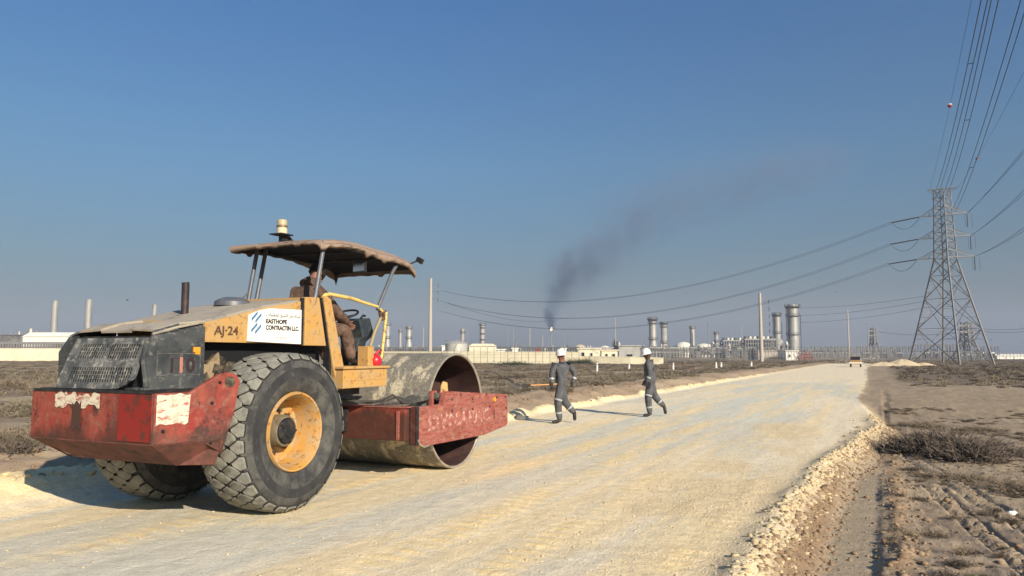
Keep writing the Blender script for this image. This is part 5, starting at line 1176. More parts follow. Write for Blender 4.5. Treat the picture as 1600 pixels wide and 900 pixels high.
# circuits leaving to the left from the left arms, to the concrete pole's circuit far away
lt = [t for i, t in enumerate(tips) if i % 2 == 0]; rt = [t for i, t in enumerate(tips) if i % 2 == 1]
if lt[0].x > rt[0].x: lt, rt = rt, lt
PD = 190.0
for i, (t, yy) in enumerate(zip(lt, (454, 470, 486))):
    E_ = at(688, yy, PD); nm = ('upper', 'middle', 'lower')[i]
    d = (E_ - t).normalized(); S0 = t + d * 4.2 - Vector((0, 0, .25))
    for off in (-.16, .16):
        o, pts = wire(S0 + Vector((0, 0, off)), E_, (7.2, 8.0, 7.5)[i], .026, ('%s left-going line of the tall pylon, %s wire of its pair' % (nm, 'lower' if off < 0 else 'upper')), 'lines running left to the tall pole')
    b = MB(); b.tube([t.lerp(S0, k / 24) for k in range(25)], [.12 if k % 2 else .07 for k in range(25)], n=8); ins = b.build('insulator_string', M['insul'], tower)
    ins.matrix_parent_inverse = tower.matrix_basis.inverted()
    for off in (-.14, .14):
        o, _ = wire(t + Vector((0, off, -.1)), S0, 1.5, .02, '', '', 'jumper_loop', n=16, parent=tower); o.matrix_parent_inverse = tower.matrix_basis.inverted()
bpy.context.view_layer.update()
# circuits coming forward to the right
for i, (t, (tx, ty), zz) in enumerate(zip(rt, ((1600, 236), (1600, 300), (1600, 358)), (24.0, 19.5, 15.5))):
    nm = ('upper', 'middle', 'lower')[i]
    for off in (-2.5, 2.5):
        A_, B_, sag = through(t + Vector((0, off * .05, 0)), tx, ty + off, zz, yend=10); B_.z = zz * 1.15; 
        r_ = ray(tx, ty + off); P = Vector(CAM + r_ * ((zz - H) / r_[2])); f = (P.y - A_.y) / (B_.y - A_.y); sag = (A_.z + (B_.z - A_.z) * f - P.z) / (4 * f * (1 - f))
        o, _ = wire(A_, B_, sag, .024, '%s right-going line of the tall pylon, %s wire of its pair' % (nm, 'upper' if off < 0 else 'lower'), 'lines running right from the tall pylon')
    b = MB(); b.tube([t + Vector((0, .2, -k * .09)) for k in range(26)], [.085 if k % 2 else .045 for k in range(26)], n=8); o = b.build('insulator_string', M['insul'], tower); o.matrix_parent_inverse = tower.matrix_basis.inverted()
    for dx in (-.5, .6):
        o, _ = wire(t + Vector((dx, 0, 0)), t + Vector((dx + .25, .3, -2.2)), .3, .02, '', '', 'jumper_loop', n=10, parent=tower); o.matrix_parent_inverse = tower.matrix_basis.inverted()
# faint distant lines
for i, (a, c, D0, D1, lb) in enumerate((((1240, 481), (1448, 462), 300, 230, 'upper'), ((1245, 493), (1448, 470), 300, 230, 'middle'), ((1250, 504), (1448, 480), 300, 230, 'lower'))):
    wire(at(*a, D0), at(*c, D1), 1.0, .045, '%s of three faint distant lines right of the big stack' % lb, 'faint distant lines')
for i, (a, c, lb) in enumerate((((1372, 518), (1500, 519), 'upper'), ((1520, 512), (1640, 508), 'middle'), ((1520, 516), (1640, 513), 'lower'))):
    wire(at(*a, 320), at(*c, 245), 1.2, .06, '%s distant line strung between the far pylons' % lb, 'distant lines by the far pylons')
wire(at(700, 474, PD), at(905, 488, 420), 5, .05, 'faint thin line sagging from the tall pole to the right', 'faint pole line')

# ------------------------------------------------------------------ poles
def pole(px, ytop, ybase, D, r, label, arms=0, side=1, m=None, group=None, name='utility_pole', cat='pole'):
    p = at(px, 554, D); zt_ = at(px, ytop, D).z; t = empty(name, (p.x, p.y, 0), 0); prop(t, label, cat, group)
    b = MB(); b.tube([(0, 0, -.3), (0, 0, zt_)], [r, r * .62], n=12); b.build('shaft', m or M['concrete'], t, smooth=True)
    for k in range(arms):
        b = MB(); z = zt_ - 1.6 - k * 1.9 * D / 190; b.tube([(0, 0, z), (side * 2.1, 0, z + .25)], .09, n=6); b.build('cross_arm', M['galv'], t)
        b = MB(); b.tube([(side * 1.9, 0, z + .2), (side * 1.9, 0, z - .7)], .07, n=6); b.build('insulator', M['insul'], t)
    return t
pole(672, 435, 548, PD, .52, 'thick tan concrete power pole standing beyond the drum', 3, 1, group='power poles')
pole(1190, 458, 557, 160, .42, 'thick tan concrete power pole before the air coolers', 5, 1, group='power poles')
pole(1327, 483, 562, 230, .26, 'slim grey pole just left of the far truck', 0, group='slim poles')
pole(1357, 505, 562, 260, .18, 'short slim grey pole right of the far truck', 0, group='slim poles', m=M['galv'])
for i, (px, yt, lb) in enumerate(((661, 512, 'thin mast left of the thick pole by the drum'), (730, 508, 'thin mast right of the storage tank'), (802, 507, 'tall thin mast, first of the pair right of the banded stack'), (828, 511, 'thin mast, second of the pair right of the banded stack'),
        (793, 505, 'thin mast before the pair right of the banded stack'), (881, 514, 'thin mast right of the flare stack'), (962, 497, 'dark thin mast above the cream wall end'), (1107, 504, 'dark thin mast among the white domes'),
        (1142, 512, 'thin mast left of the air coolers'), (1160, 511, 'thin mast above the air coolers'), (1002, 516, 'thin mast left of the ringed stack pair'), (600, 512, 'thin mast left end beyond the red canister'), (848, 524, 'short thin mast left of the flare'), (15, 514, 'thin white mast at the left frame edge'))):
    pole(px, yt, 550, 380, .22, lb, 0, m=M['galv'] if i % 3 else M['concrete'], group='thin masts', name='mast', cat='mast')
# white marker posts in the scrub
for i, (px, py, hh, lb) in enumerate(((933, 581, 14, 'between the two workers'), (1052, 578, 11, 'just right of the second worker'), (1119, 575, 9, 'left of a close pair'), (1127, 575, 9, 'right of a close pair'), (1174, 572, 7, 'furthest right in the scrub'), (983, 576, 8, 'near the cream wall end'))):
    p = gp(px, py); b = MB(); hgt = hh * p.y / F; b.tube([(0, 0, -.1), (0, 0, hgt)], .075 * p.y / 60, n=8); b.mi = 1; b.tube([(0, 0, hgt * .8), (0, 0, hgt * .88)], .085 * p.y / 60, n=8)
    o = b.build('marker_post', [M['post_white'], M['ball']]); o.location = (p.x, p.y, hz(p.x, p.y)); prop(o, 'small white marker post ' + lb, 'marker post', 'white marker posts')

# ------------------------------------------------------------------ cream wall
def wall_run(name, pts, zt_, thick, m, label, caps=True, cat='wall'):
    t = empty(name, (pts[0][0], pts[0][1], 0)); prop(t, label, cat); o0 = Vector((pts[0][0], pts[0][1], 0))
    b = MB(); cp = MB(); pl = MB()
    for i in range(len(pts) - 1):
        a = Vector((*pts[i], 0)) - o0; c = Vector((*pts[i + 1], 0)) - o0; d = (c - a); n = Vector((-d.y, d.x, 0)).normalized() * thick / 2; h0 = zt_[i]; h1 = zt_[i + 1]
        b.add([a - n + Vector((0, 0, -.6)), c - n + Vector((0, 0, -.6)), c + n + Vector((0, 0, -.6)), a + n + Vector((0, 0, -.6)), a - n + Vector((0, 0, h0)), c - n + Vector((0, 0, h1)), c + n + Vector((0, 0, h1)), a + n + Vector((0, 0, h0))], [(0, 1, 2, 3), (4, 5, 6, 7), (0, 1, 5, 4), (1, 2, 6, 5), (2, 3, 7, 6), (3, 0, 4, 7)])
        k = int(d.length // 6) + 1
        for j in range(k + 1):
            q = a + d * j / k; pl.box(q + Vector((0, 0, (h0 + h1) / 4)), (.45, .45, (h0 + h1) / 2 + .12))
        n2 = n * 1.25; cp.add([a - n2 + Vector((0, 0, h0 + .003)), c - n2 + Vector((0, 0, h1 + .003)), c + n2 + Vector((0, 0, h1 + .003)), a + n2 + Vector((0, 0, h0 + .003)), a - n2 + Vector((0, 0, h0 + .09)), c - n2 + Vector((0, 0, h1 + .09)), c + n2 + Vector((0, 0, h1 + .09)), a + n2 + Vector((0, 0, h0 + .09))], [(0, 1, 2, 3), (4, 5, 6, 7), (0, 1, 5, 4), (1, 2, 6, 5), (2, 3, 7, 6), (3, 0, 4, 7)])
    b.build('wall_panel', m, t); cp.build('coping', m, t); return t
def wp(px, D): p = at(px, 554, D); return (p.x, p.y)
wall_run('boundary_wall', [wp(-160, 190), wp(150, 180), wp(330, 170)], [3.1, 3.0, 2.9], .3, M['cream_wall'], 'long cream boundary wall at the left behind the roller')
wall_run('boundary_wall', [wp(560, 150), wp(700, 138), wp(905, 128)], [2.15, 2.1, 1.95], .3, M['cream_wall'], 'cream boundary wall between the drum and the first worker')
wall_run('boundary_wall', [wp(905, 128.5), wp(985, 124), wp(1036, 122)], [1.22, 1.15, 1.0], .3, M['cream_wall'], 'low end of the cream boundary wall between the two workers')

# ------------------------------------------------------------------ the plant
def house(px0, px1, ytop, D, depth, m, label, roof=0.0, windows=(), name='building', group=None, roofm=None, doors=()):
    a = at(px0, 554, D); c = at(px1, 554, D); w = c.x - a.x; h = at(px0, ytop, D).z; t = empty(name, ((a.x + c.x) / 2, D, 0)); prop(t, label, 'building', group)
    b = MB(); b.box((0, depth / 2, h / 2 - .2), (w, depth, h + .4)); b.build('wall', m, t)
    b = MB()
    if roof: b.prism([(-w / 2 - .3, 0), (w / 2 + .3, 0), (w / 2 - w * .12, roof), (-w / 2 + w * .12, roof)], -.3, depth + .3); o = b.build('roof', roofm or m, t); o.location = (0, 0, h + .003)
    else: b.box((0, depth / 2, h + .13), (w + .5, depth + .5, .25)); b.build('roof', roofm or m, t)
    for (fx, fz, fw, fh) in windows:
        b = MB(); b.box((-w / 2 + fx * w, -.02, fz * h), (fw * w, .1, fh * h)); wn_ = b.build('window', M['truck_dark'], t)
        b = MB(); x = -w / 2 + fx * w
        for q in (-1, 1): b.box((x + q * fw * w / 2, -.06, fz * h), (.12, .12, fh * h + .1))
        b.box((x, -.06, fz * h - fh * h / 2), (fw * w + .2, .16, .12)); b.build('frame', m, wn_)
    return t
house(-20, 36, 524, 260, 20, M['plant'], 'dark low plant block at the left frame edge', windows=[(.2, .6, .08, .2), (.5, .6, .08, .2), (.8, .6, .08, .2)])
house(34, 128, 526, 250, 25, M['white_bld'], 'long white building with low pitched roof behind the left wall', roof=1.4)
house(903, 938, 546, 170, 8, M['cream_bld'], 'small cream building with dark windows behind the low wall', windows=[(.22, .5, .16, .5), (.6, .5, .12, .4)])
house(940, 965, 548, 172, 8, M['cream_bld'], 'lower cream annex with two dark openings right of the small cream building', windows=[(.3, .45, .18, .5), (.75, .45, .22, .5)])
house(967, 1000, 541, 185, 9, M['grey_bld'], 'grey clad shed left of the second worker', windows=[(.5, .3, .3, .3)])
house(1185, 1226, 549, 215, 10, M['concrete'], 'tan flat roofed plant building below the big stack')
house(1228, 1246, 549, 200, 6, M['white_bld'], 'small white cabin right of the tan plant building', windows=[(.3, .5, .2, .3)])
house(733, 775, 541, 240, 12, M['cream_bld'], 'pale long roofed shed right of the storage tank', roof=.8)
house(1558, 1602, 557, 260, 10, M['white_bld'], 'low pale building at the right frame edge', windows=[(.3, .5, .06, .3), (.6, .5, .06, .3)])
house(1500, 1680, 553.2, 1200, 30, M['white_bld'], 'long thin white shed on the far right horizon')
def small_unit(px, ytop, D, w, label, m, group='small cabins'):
    house(px - w / 2, px + w / 2, ytop, D, 3, m, label, group=group, name='cabin', windows=[(.5, .6, .3, .3)])
small_unit(783, 547, 175, 12, 'small dark topped white cabin behind the wall near the drum', M['white_bld']); small_unit(805, 545, 185, 9, 'pale cabin right of the dark topped cabin', M['white_bld'])
small_unit(840, 546, 200, 8, 'rust red roofed cabin left of the first worker', M['plant_rust']); small_unit(694, 541, 230, 7, 'white hut left of the storage tank', M['white_bld']); small_unit(881, 545, 220, 8, 'white box cabin right of the first worker helmet', M['white_bld'])
# tanks and domes
def tank(px, ytop, wpx, D, label, m=None, dome=.15, group=None, rail=True):
    p = at(px, 554, D); h = at(px, ytop, D).z; r = wpx / 2 * D / F; t = empty('storage_tank', (p.x, p.y, 0)); prop(t, label, 'storage tank', group)
    b = MB(); b.lathe([(r, -.3), (r, h * (1 - dome))], 40); b.build('shell', m or M['tank'], t, smooth=True)
    b = MB(); b.lathe([(r * 1.01, h * (1 - dome)), (r * .8, h * (1 - dome * .45)), (r * .45, h * (1 - dome * .1)), (0, h)], 40); b.build('roof', m or M['tank'], t, smooth=True)
    if rail:
        b = MB(); pts = [(r * math.cos(q), r * math.sin(q), h * (1 - dome) + .9) for q in np.linspace(0, 6.283, 33)]; b.tube(pts, .05, n=4)
        for q in np.linspace(0, 6.283, 25): b.tube([(r * math.cos(q), r * math.sin(q), h * (1 - dome)), (r * math.cos(q), r * math.sin(q), h * (1 - dome) + .9)], .04, n=4)
        b.build('railing', M['galv'], t)
        b = MB(); b.tube([(-r * .5, -r * .92, 0), (r * .1, -r * 1.02, h * .85)], .12, n=4); b.build('stair', M['galv'], t)
    return t
tank(713, 533, 35, 205, 'silver storage tank with railing right of the thick pole')
tank(906, 538, 28, 420, 'tan domed tank roof right of the flare', mat('tan_dome', (.50, .40, .28), .7), .7, rail=False, group='domed tanks')
tank(945, 540, 26, 430, 'white domed tank roof left of the dark mast', M['dome'], .7, rail=False, group='domed tanks')
tank(1068, 534, 34, 420, 'taller white domed tank left of the ringed stack in the middle', M['dome'], .6, rail=False, group='domed tanks')
tank(1100, 536.5, 38, 430, 'wider white domed tank right of the taller dome', M['dome'], .6, rail=False, group='domed tanks')
# stacks
def stack(px, ytop, wpx, D, label, rings=(), m=None, cap=True, taper=1.0, ladder=False, group=None, base_w=None, base_z=.0, bands=False, crown=False):
    p = at(px, 554, D); h = at(px, ytop, D).z; r = wpx / 2 * D / F; t = empty('chimney_stack', (p.x, p.y, 0)); prop(t, label, 'chimney', group)
    b = MB(); prof = [(r * (base_w or 1), -.3), (r * (base_w or 1), h * base_z)] if base_w else [(r, -.3)]
    prof += [(r, h * base_z + (h * .05 if base_w else .1)), (r * taper, h)]; b.lathe(prof, 28); b.lathe([(r * taper, h), (r * taper * .88, h), (r * taper * .88, h - 2), (0, h - 2)], 28)
    b.build('shaft', m or M['stack'], t, smooth=True)
    for z in rings:
        b = MB(); zz = h * z; b.lathe([(r, zz), (r * 1.38, zz), (r * 1.38, zz + .22), (r, zz + .22)], 24); pts = [(r * 1.36 * math.cos(q), r * 1.36 * math.sin(q), zz + 1.2) for q in np.linspace(0, 6.283, 25)]; b.tube(pts, .07, n=4)
        for q in np.linspace(0, 6.283, 17): b.tube([(r * 1.36 * math.cos(q), r * 1.36 * math.sin(q), zz), (r * 1.36 * math.cos(q), r * 1.36 * math.sin(q), zz + 1.2)], .06, n=4)
        b.build('platform', M['stack_dark'], t)
    if bands:
        b = MB()
        for z in np.linspace(.15, .85, 5): b.lathe([(r * 1.03, h * z), (r * 1.03, h * (z + .05))], 24)
        b.build('dark_band', M['stack_dark'], t)
    if ladder:
        b = MB(); b.tube([(-r * 1.35, -r * .4, 0), (-r * 1.35, -r * .4, h * .95)], .28, n=6); b.tube([(r * 1.3, -r * .5, 0), (r * 1.3, -r * .5, h * .8)], .2, n=6); b.build('riser_pipe', M['stack_dark'], t)
    if crown:
        b = MB(); rd = random.Random(int(px))
        for k in range(12):
            q = k * .5236; b.tube([(r * 1.2 * math.cos(q), r * 1.2 * math.sin(q), h * .93), (r * 1.5 * math.cos(q), r * 1.5 * math.sin(q), h * .975), (r * 1.4 * math.cos(q), r * 1.4 * math.sin(q), h * 1.012)], .16, n=4)
        b.lathe([(r, h * .925), (r * 1.5, h * .955), (r * 1.5, h * .965), (r, h * .965)], 24); b.build('crown_platform', M['stack_dark'], t)
    return t
g1 = 'plain stacks at the left'
stack(82, 470, 9.5, 420, 'plain pale stack above the white building, left one', m=M['stack'], group=g1); stack(135, 468, 10, 420, 'plain pale stack above the white building, taller right one', rings=(), group=g1); stack(238.5, 476, 7, 470, 'plain pale stack rising behind the dark roller cowl', group=g1)
g2 = 'ringed stacks of the plant'
stack(605, 505, 8, 420, 'ringed silver stack just right of the striped rail leg', rings=(.55, .93), base_w=1.2, base_z=.35, group=g2); stack(625, 515, 5, 440, 'thinnest ringed stack between two bigger ones left of the thick pole', rings=(.9,), group=g2)
stack(638.5, 510, 8, 420, 'ringed stack with wide grey base left of the thick pole', rings=(.6, .92), m=M['stack'], base_w=1.3, base_z=.45, group=g2); stack(722.5, 514, 6, 400, 'dark capped stack rising behind the storage tank', rings=(.85,), group=g2)
stack(753.5, 506, 8, 400, 'leaning stack with dark horizontal bands', bands=True, rings=(.95,), group=g2); stack(1020.5, 497, 11, 380, 'taller of the ringed pair behind the second worker', rings=(.45, .86, .97), base_w=1.15, base_z=.3, group=g2, crown=True)
stack(1038, 503, 9, 380, 'shorter darker one of the ringed pair behind the second worker', rings=(.4, .85), m=M['grey_bld'], group=g2, crown=True); stack(1082.5, 510, 7.5, 390, 'ringed silver stack between the white domes', rings=(.3, .93), group=g2)
stack(1120, 519, 6, 400, 'short grey stack left of the air coolers', rings=(.6, .92), m=M['grey_bld'], group=g2); stack(1215.5, 490, 10, 400, 'silver stack with piping left of the biggest stack', rings=(.55, .97), ladder=True, base_w=1.7, base_z=.38, group=g2, crown=True)
stack(1240.5, 476, 16, 360, 'biggest silver stack with dark crown platform', rings=(.43, .78), ladder=True, group=g2, crown=True, base_w=1.06, base_z=.42)
# flare
p = at(861, 554, 430); hf = at(861, 517, 430).z; fl = empty('flare_stack', (p.x, p.y, 0)); prop(fl, 'thin flare stack with a small burning flame and dark smoke', 'flare stack')
b = MB(); b.tube([(0, 0, 0), (0, 0, hf)], .28, n=8); b.build('shaft', M['galv'], fl)
b = MB(); b.tube([(-.1, 0, hf), (.35, 0, hf + 1.0), (.3, 0, hf + 1.7), (.7, 0, hf + 2.3)], [.35, .75, .5, .08], n=10); fm = bpy.data.materials.new('flame'); fm.use_nodes = True
fm.node_tree.nodes['Principled BSDF'].inputs['Emission Color'].default_value = (1, .62, .35, 1); fm.node_tree.nodes['Principled BSDF'].inputs['Emission Strength'].default_value = 2.2; b.build('flame', fm, fl, smooth=True)
# air cooler decks, pipe racks
def pipe_rack(px0, px1, ytop, D, levels, label, m=None, fans=0, bays=14, group=None, posts=True):
    a = at(px0, 554, D); c = at(px1, 554, D); w = c.x - a.x; h = at(px0, ytop, D).z; t = empty('pipe_rack', (a.x, D, 0)); prop(t, label, 'pipe rack', group); m = m or M['plant']
    for k in range(bays + 1):
        b = MB(); x = w * k / bays
        for y in (0, 5): b.box((x, y, h / 2), (.35, .35, h))
        b.box((x, 2.5, h * .75), (.25, 5, .3)); b.build('frame_post', m, t)
    rd = random.Random(int(px0))
    for l in range(levels):
        b = MB(); z = h * (.55 + .42 * l / max(1, levels - 1)) if levels > 1 else h * .9
        for q in range(4): b.tube([(0, q * 1.4 + .3, z + .2), (w, q * 1.4 + .3, z + .2 + rd.uniform(-.05, .05))], rd.uniform(.15, .34), n=6)
        b.box((w / 2, 0, z), (w, .2, .3)); b.build('pipe_level', m if l % 2 else M['grey_bld'], t)
    for f in range(fans):
        b = MB(); x = w * (f + .5) / fans; r = w / fans * .42; b.lathe([(r * 1.05, h), (r, h + .5), (r * .9, h + 1.3), (r * .75, h + 1.3), (r * .7, h)], 20, 'Z', (x, 2.5, 0)); b.build('fan_ring', M['tank'] if f % 3 else M['stack_dark'], t, smooth=True)
    return t
pipe_rack(1131, 1162, 532, 340, 3, 'air cooler deck with fan rings left of the thick tan pole', fans=5, bays=8, group='air cooler decks')
pipe_rack(1165, 1213, 530, 330, 3, 'larger air cooler deck with fan rings right of the thick tan pole', fans=7, bays=12, group='air cooler decks')
pipe_rack(575, 735, 543, 330, 2, 'long low pipe rack behind the drum', bays=40, group='pipe racks')
pipe_rack(735, 905, 543, 350, 2, 'long low pipe rack behind the cream wall', bays=40, group='pipe racks', m=M['stack_dark'])
pipe_rack(905, 1132, 543.5, 340, 3, 'long low pipe rack behind the two workers', bays=50, group='pipe racks')
pipe_rack(-60, 128, 536, 225, 2, 'long pipe rack on top of the left wall', bays=44, group='pipe racks', m=M['galv'])
pipe_rack(1215, 1330, 546, 420, 2, 'low far rack right of the biggest stack', bays=24, group='pipe racks', m=M['plant'])
# process modules: boxes of steel with vessels, small clutter on the skyline
rd = random.Random(77)
def module(px, ytop, wpx, D, label, seed, m=None):
    r = random.Random(seed); p = at(px, 554, D); h = at(px, ytop, D).z; w = wpx * D / F; t = empty('process_unit', (p.x, D, 0)); prop(t, label, 'process unit', 'process units on the skyline')
    b = MB(); lv = 3; nx = max(2, int(w / 3))
    for i in range(nx + 1):
        for y in (0, 4): b.box((-w / 2 + w * i / nx, y, h * .42), (.22, .22, h * .84))
    for l in range(1, lv + 1): 
        for y in (0, 4): b.box((0, y, h * .84 * l / lv), (w, .22, .25))
    b.build('steel_frame', m or M['plant'], t)
    for k in range(r.randint(3, 5)):
        b = MB(); x = r.uniform(-w / 2, w / 2) * .85; z0 = h * .84 * r.randint(0, 2) / 3
        if r.random() < .55: b.lathe([(0, z0), (.7, z0), (.7, z0 + h * r.uniform(.2, .42)), (.4, z0 + h * .5), (0, z0 + h * .52)], 14, 'Z', (x, 2, 0))
        else: b.cyl((x - w * .12, 1.5, z0 + .9), (x + w * .12, 1.5, z0 + .9), .75, n=14)
        b.build('vessel', (M['tank'], M['stack'], M['plant'], M['grey_bld'])[r.randint(0, 3)], t, smooth=True)
    for k in range(3):
        b = MB(); x = r.uniform(-w / 2, w / 2); b.tube([(x, 1, 0), (x, 1, h * r.uniform(.8, 1.05)), (x + r.uniform(-2, 2), 1, h * .8)], r.uniform(.12, .25), n=6); b.build('pipe', M['galv'], t)
for i, (px, yt, w, D, lb) in enumerate(((22, 520, 26, 300, 'at the far left above the dark block'), (45, 516, 18, 320, 'left of the white building roof'), (590, 540, 20, 380, 'behind the striped rail leg'), (650, 541, 22, 380, 'between the ringed stacks and the thick pole'),
        (770, 538, 26, 390, 'right of the banded stack'), (815, 537, 24, 400, 'under the mast pair'), (850, 538, 22, 410, 'under the flare'), (890, 540, 22, 380, 'left of the tan dome'), (975, 536, 24, 300, 'behind the grey shed'), (1003, 540, 22, 310, 'left of the second worker helmet'),
        (1030, 538, 34, 340, 'around the base of the ringed pair'), (1090, 541, 40, 330, 'in front of the white domes'), (1122, 535, 14, 350, 'left of the air coolers'), (1225, 535, 24, 330, 'between the two biggest stacks'), (1265, 548, 30, 420, 'right of the biggest stack'), (1300, 549, 30, 420, 'left of the slim pole'),
        (618, 542, 22, 370, 'under the thinnest ringed stack'), (690, 540, 16, 390, 'right of the thick pole base'), (745, 536, 14, 410, 'under the banded stack'), (795, 541, 20, 370, 'left of the mast pair'), (870, 541, 18, 360, 'just right of the flare base'), (925, 541, 22, 400, 'between the two small domes'), (962, 530, 6, 400, 'tall and slim at the dark mast'), (1052, 540, 24, 360, 'left of the taller dome'), (1110, 540, 22, 310, 'under the right edge of the wide dome'), (1150, 538, 34, 300, 'in front of the left air cooler deck'), (1200, 539, 30, 300, 'in front of the right air cooler deck'))):
    module(px, yt, w, D, 'grey steel process unit with vessels ' + lb, i + 3)
# red steel heap by the tan building
b = MB(); rr = random.Random(4)
for i in range(26): b.tube([(rr.uniform(-2.6, 2.6), rr.uniform(0, 3), rr.uniform(0, 1.0)), (rr.uniform(-2.6, 2.6), rr.uniform(0, 3), rr.uniform(.6, 2.6))], .10, n=4)
p = at(1260, 554, 190); o = b.build('scrap_heap', M['plant_rust']); o.location = (p.x, p.y, 0); prop(o, 'tangle of rust red steel right of the white cabin', 'scrap heap')
# switchyard gantries at the right, transformers
def gantry(px0, px1, ytop, D, label, bays=4, m=None):
    a = at(px0, 554, D); c = at(px1, 554, D); w = c.x - a.x; h = at(px0, ytop, D).z; t = empty('switchyard_gantry', (a.x, D, 0)); prop(t, label, 'gantry', 'switchyard gantries'); m = m or M['yard']
    for k in range(bays + 1):
        b = MB(); x = w * k / bays
        for dx, dy in ((-.3, 0), (.3, 0), (0, .5)): strut(b, (x + dx * 1.6, dy, 0), (x + dx * .5, dy, h), .11)
        for z in np.linspace(0, h, 8)[:-1]: strut(b, (x - .4, 0, z), (x + .3, 0, z + h / 8), .06)
        b.build('column', m, t)
        b = MB(); b.tube([(x + w / bays * .5, 0, h * .95), (x + w / bays * .5, 0, h * .55)], .12, n=6); 
        if k < bays: b.build('insulator', M['insul'], t)
    b = MB(); strut(b, (0, 0, h), (w, 0, h), .10); strut(b, (0, 0, h * .92), (w, 0, h * .92), .10)
    for k in range(bays * 5): strut(b, (w * k / bays / 5, 0, h), (w * (k + 1) / bays / 5, 0, h * .92), .06)
    b.build('beam', m, t)
for i, (a, c, y, D, nb, lb) in enumerate(((1268, 1330, 541, 260, 6, 'left of the slim pole'), (1340, 1425, 541, 270, 9, 'right of the far truck'), (1300, 1400, 545, 220, 10, 'lower and nearer, behind the far truck'), (1430, 1500, 538, 270, 7, 'behind the left legs of the tall pylon'), (1475, 1560, 541, 290, 8, 'behind the right legs of the tall pylon'), (1440, 1540, 549, 210, 11, 'low one under the tall pylon'))):
    gantry(a, c, y, D, 'steel switchyard gantry ' + lb, nb)
for i, (px, w, D) in enumerate(((1352, 9, 250), (1380, 8, 255), (1403, 9, 250), (1447, 8, 240), (1462, 7, 245), (1533, 9, 250), (1548, 7, 240))):
    p = at(px, 554, D); s = w * D / F; t = empty('transformer', (p.x, D, 0)); prop(t, ('grey transformer block behind the far truck', 'grey transformer second right of the far truck', 'grey transformer left of the pylon legs', 'grey transformer behind the left pylon leg', 'grey transformer beside the near pylon leg', 'pale transformer behind the right pylon leg', 'pale transformer outside the right pylon leg')[i], 'transformer', 'transformers')
    b = MB(); b.box((0, 0, 1.3), (s, 1.6, 2.0)); b.build('tank', M['grey_bld'] if i < 5 else M['white_bld'], t)
    b = MB()
    for q in range(6): b.box((-s / 2 + s * (q + .5) / 6, -.95, 1.2), (.08, .3, 1.5))
    b.build('radiator_fins', M['stack_dark'], t)
    for q in (-1, 0, 1):
        b = MB(); b.tube([(q * s * .3, 0, 2.3), (q * s * .35, 0, 3.5)], .1, n=6); b.build('bushing', M['insul'], t)
# chain link fences
def fence(P0, P1, h, n, label, wires=4, r=.045):
    a = Vector((*P0, 0)); c = Vector((*P1, 0)); t = empty('chain_fence', a); prop(t, label, 'fence'); d = c - a
    for k in range(n + 1):
        b = MB(); q = d * k / n; b.tube([q + Vector((0, 0, -.2)), q + Vector((0, 0, h)), q + Vector((0, -.25, h + .3))], r, n=5); b.build('post', M['fence'], t)
    b = MB()
    for w_ in range(wires): b.tube([Vector((0, 0, h * (w_ + .6) / wires)), d + Vector((0, 0, h * (w_ + .6) / wires))], .018, n=4)
    for k in range(n * 3 if h > 2.6 else 0):                 # slanting mesh strands
        q = d * k / (n * 3); b.tube([q + Vector((0, 0, .05)), d * (k + 1) / (n * 3) + Vector((0, 0, h * .95))], .012, n=3)
        b.tube([q + Vector((0, 0, h * .95)), d * (k + 1) / (n * 3) + Vector((0, 0, .05))], .012, n=3)
    b.build('mesh_strands', M['fence'], t)
fence(wp(1036, 150), wp(1258, 170), 3.1, 46, 'tall chain link fence with close posts right of the second worker')
fence(wp(1258, 170), wp(1425, 185), 3.0, 44, 'tall chain link fence running behind the far truck')
fence(wp(1425, 185), wp(1600, 200), 2.4, 30, 'chain link fence behind the tall pylon')
fence(wp(690, 134), wp(905, 124), 2.5, 20, 'thin wire fence standing before the cream wall')
# birds
def bird(px, py, D, s, label):
    p = at(px, py, D); b = MB(); b.loft([[(x, 0.16 * math.cos(q) * r, .16 * math.sin(q) * r) for q in np.linspace(0, 5.5, 8)] for x, r in ((-.7, .1), (-.3, .8), (.2, 1), (.5, .6), (.7, .1))])
    for sg in (-1, 1): b.loft([[(-.25, sg * .1, .05), (.25, sg * .1, .05), (.2, sg * .1, .10)], [(-.1, sg * .8, .45), (.25, sg * .8, .45), (.2, sg * .8, .48)], [(-.35, sg * 1.5, .25), (-.25, sg * 1.5, .25), (-.3, sg * 1.5, .27)]])
    o = b.build('bird', M['bird'], smooth=True); o.location = p; o.scale = (s, s, s); o.rotation_euler = (.2, .1, px); prop(o, label, 'bird', 'flying birds')
bird(199, 469, 60, .16, 'dark bird in the sky above the left of the roller'); bird(1185, 364, 80, .14, 'dark bird in the sky above the concrete pole'); bird(1003, 404, 90, .12, 'dark bird in the sky above the ringed stacks'); bird(757, 434, 90, .12, 'dark bird in the sky above the banded stack')
bird(1549, 531, 120, .2, 'dark bird low in the sky right of the tall pylon'); bird(1307, 457, 100, .12, 'dark bird in the sky right of the biggest stack')

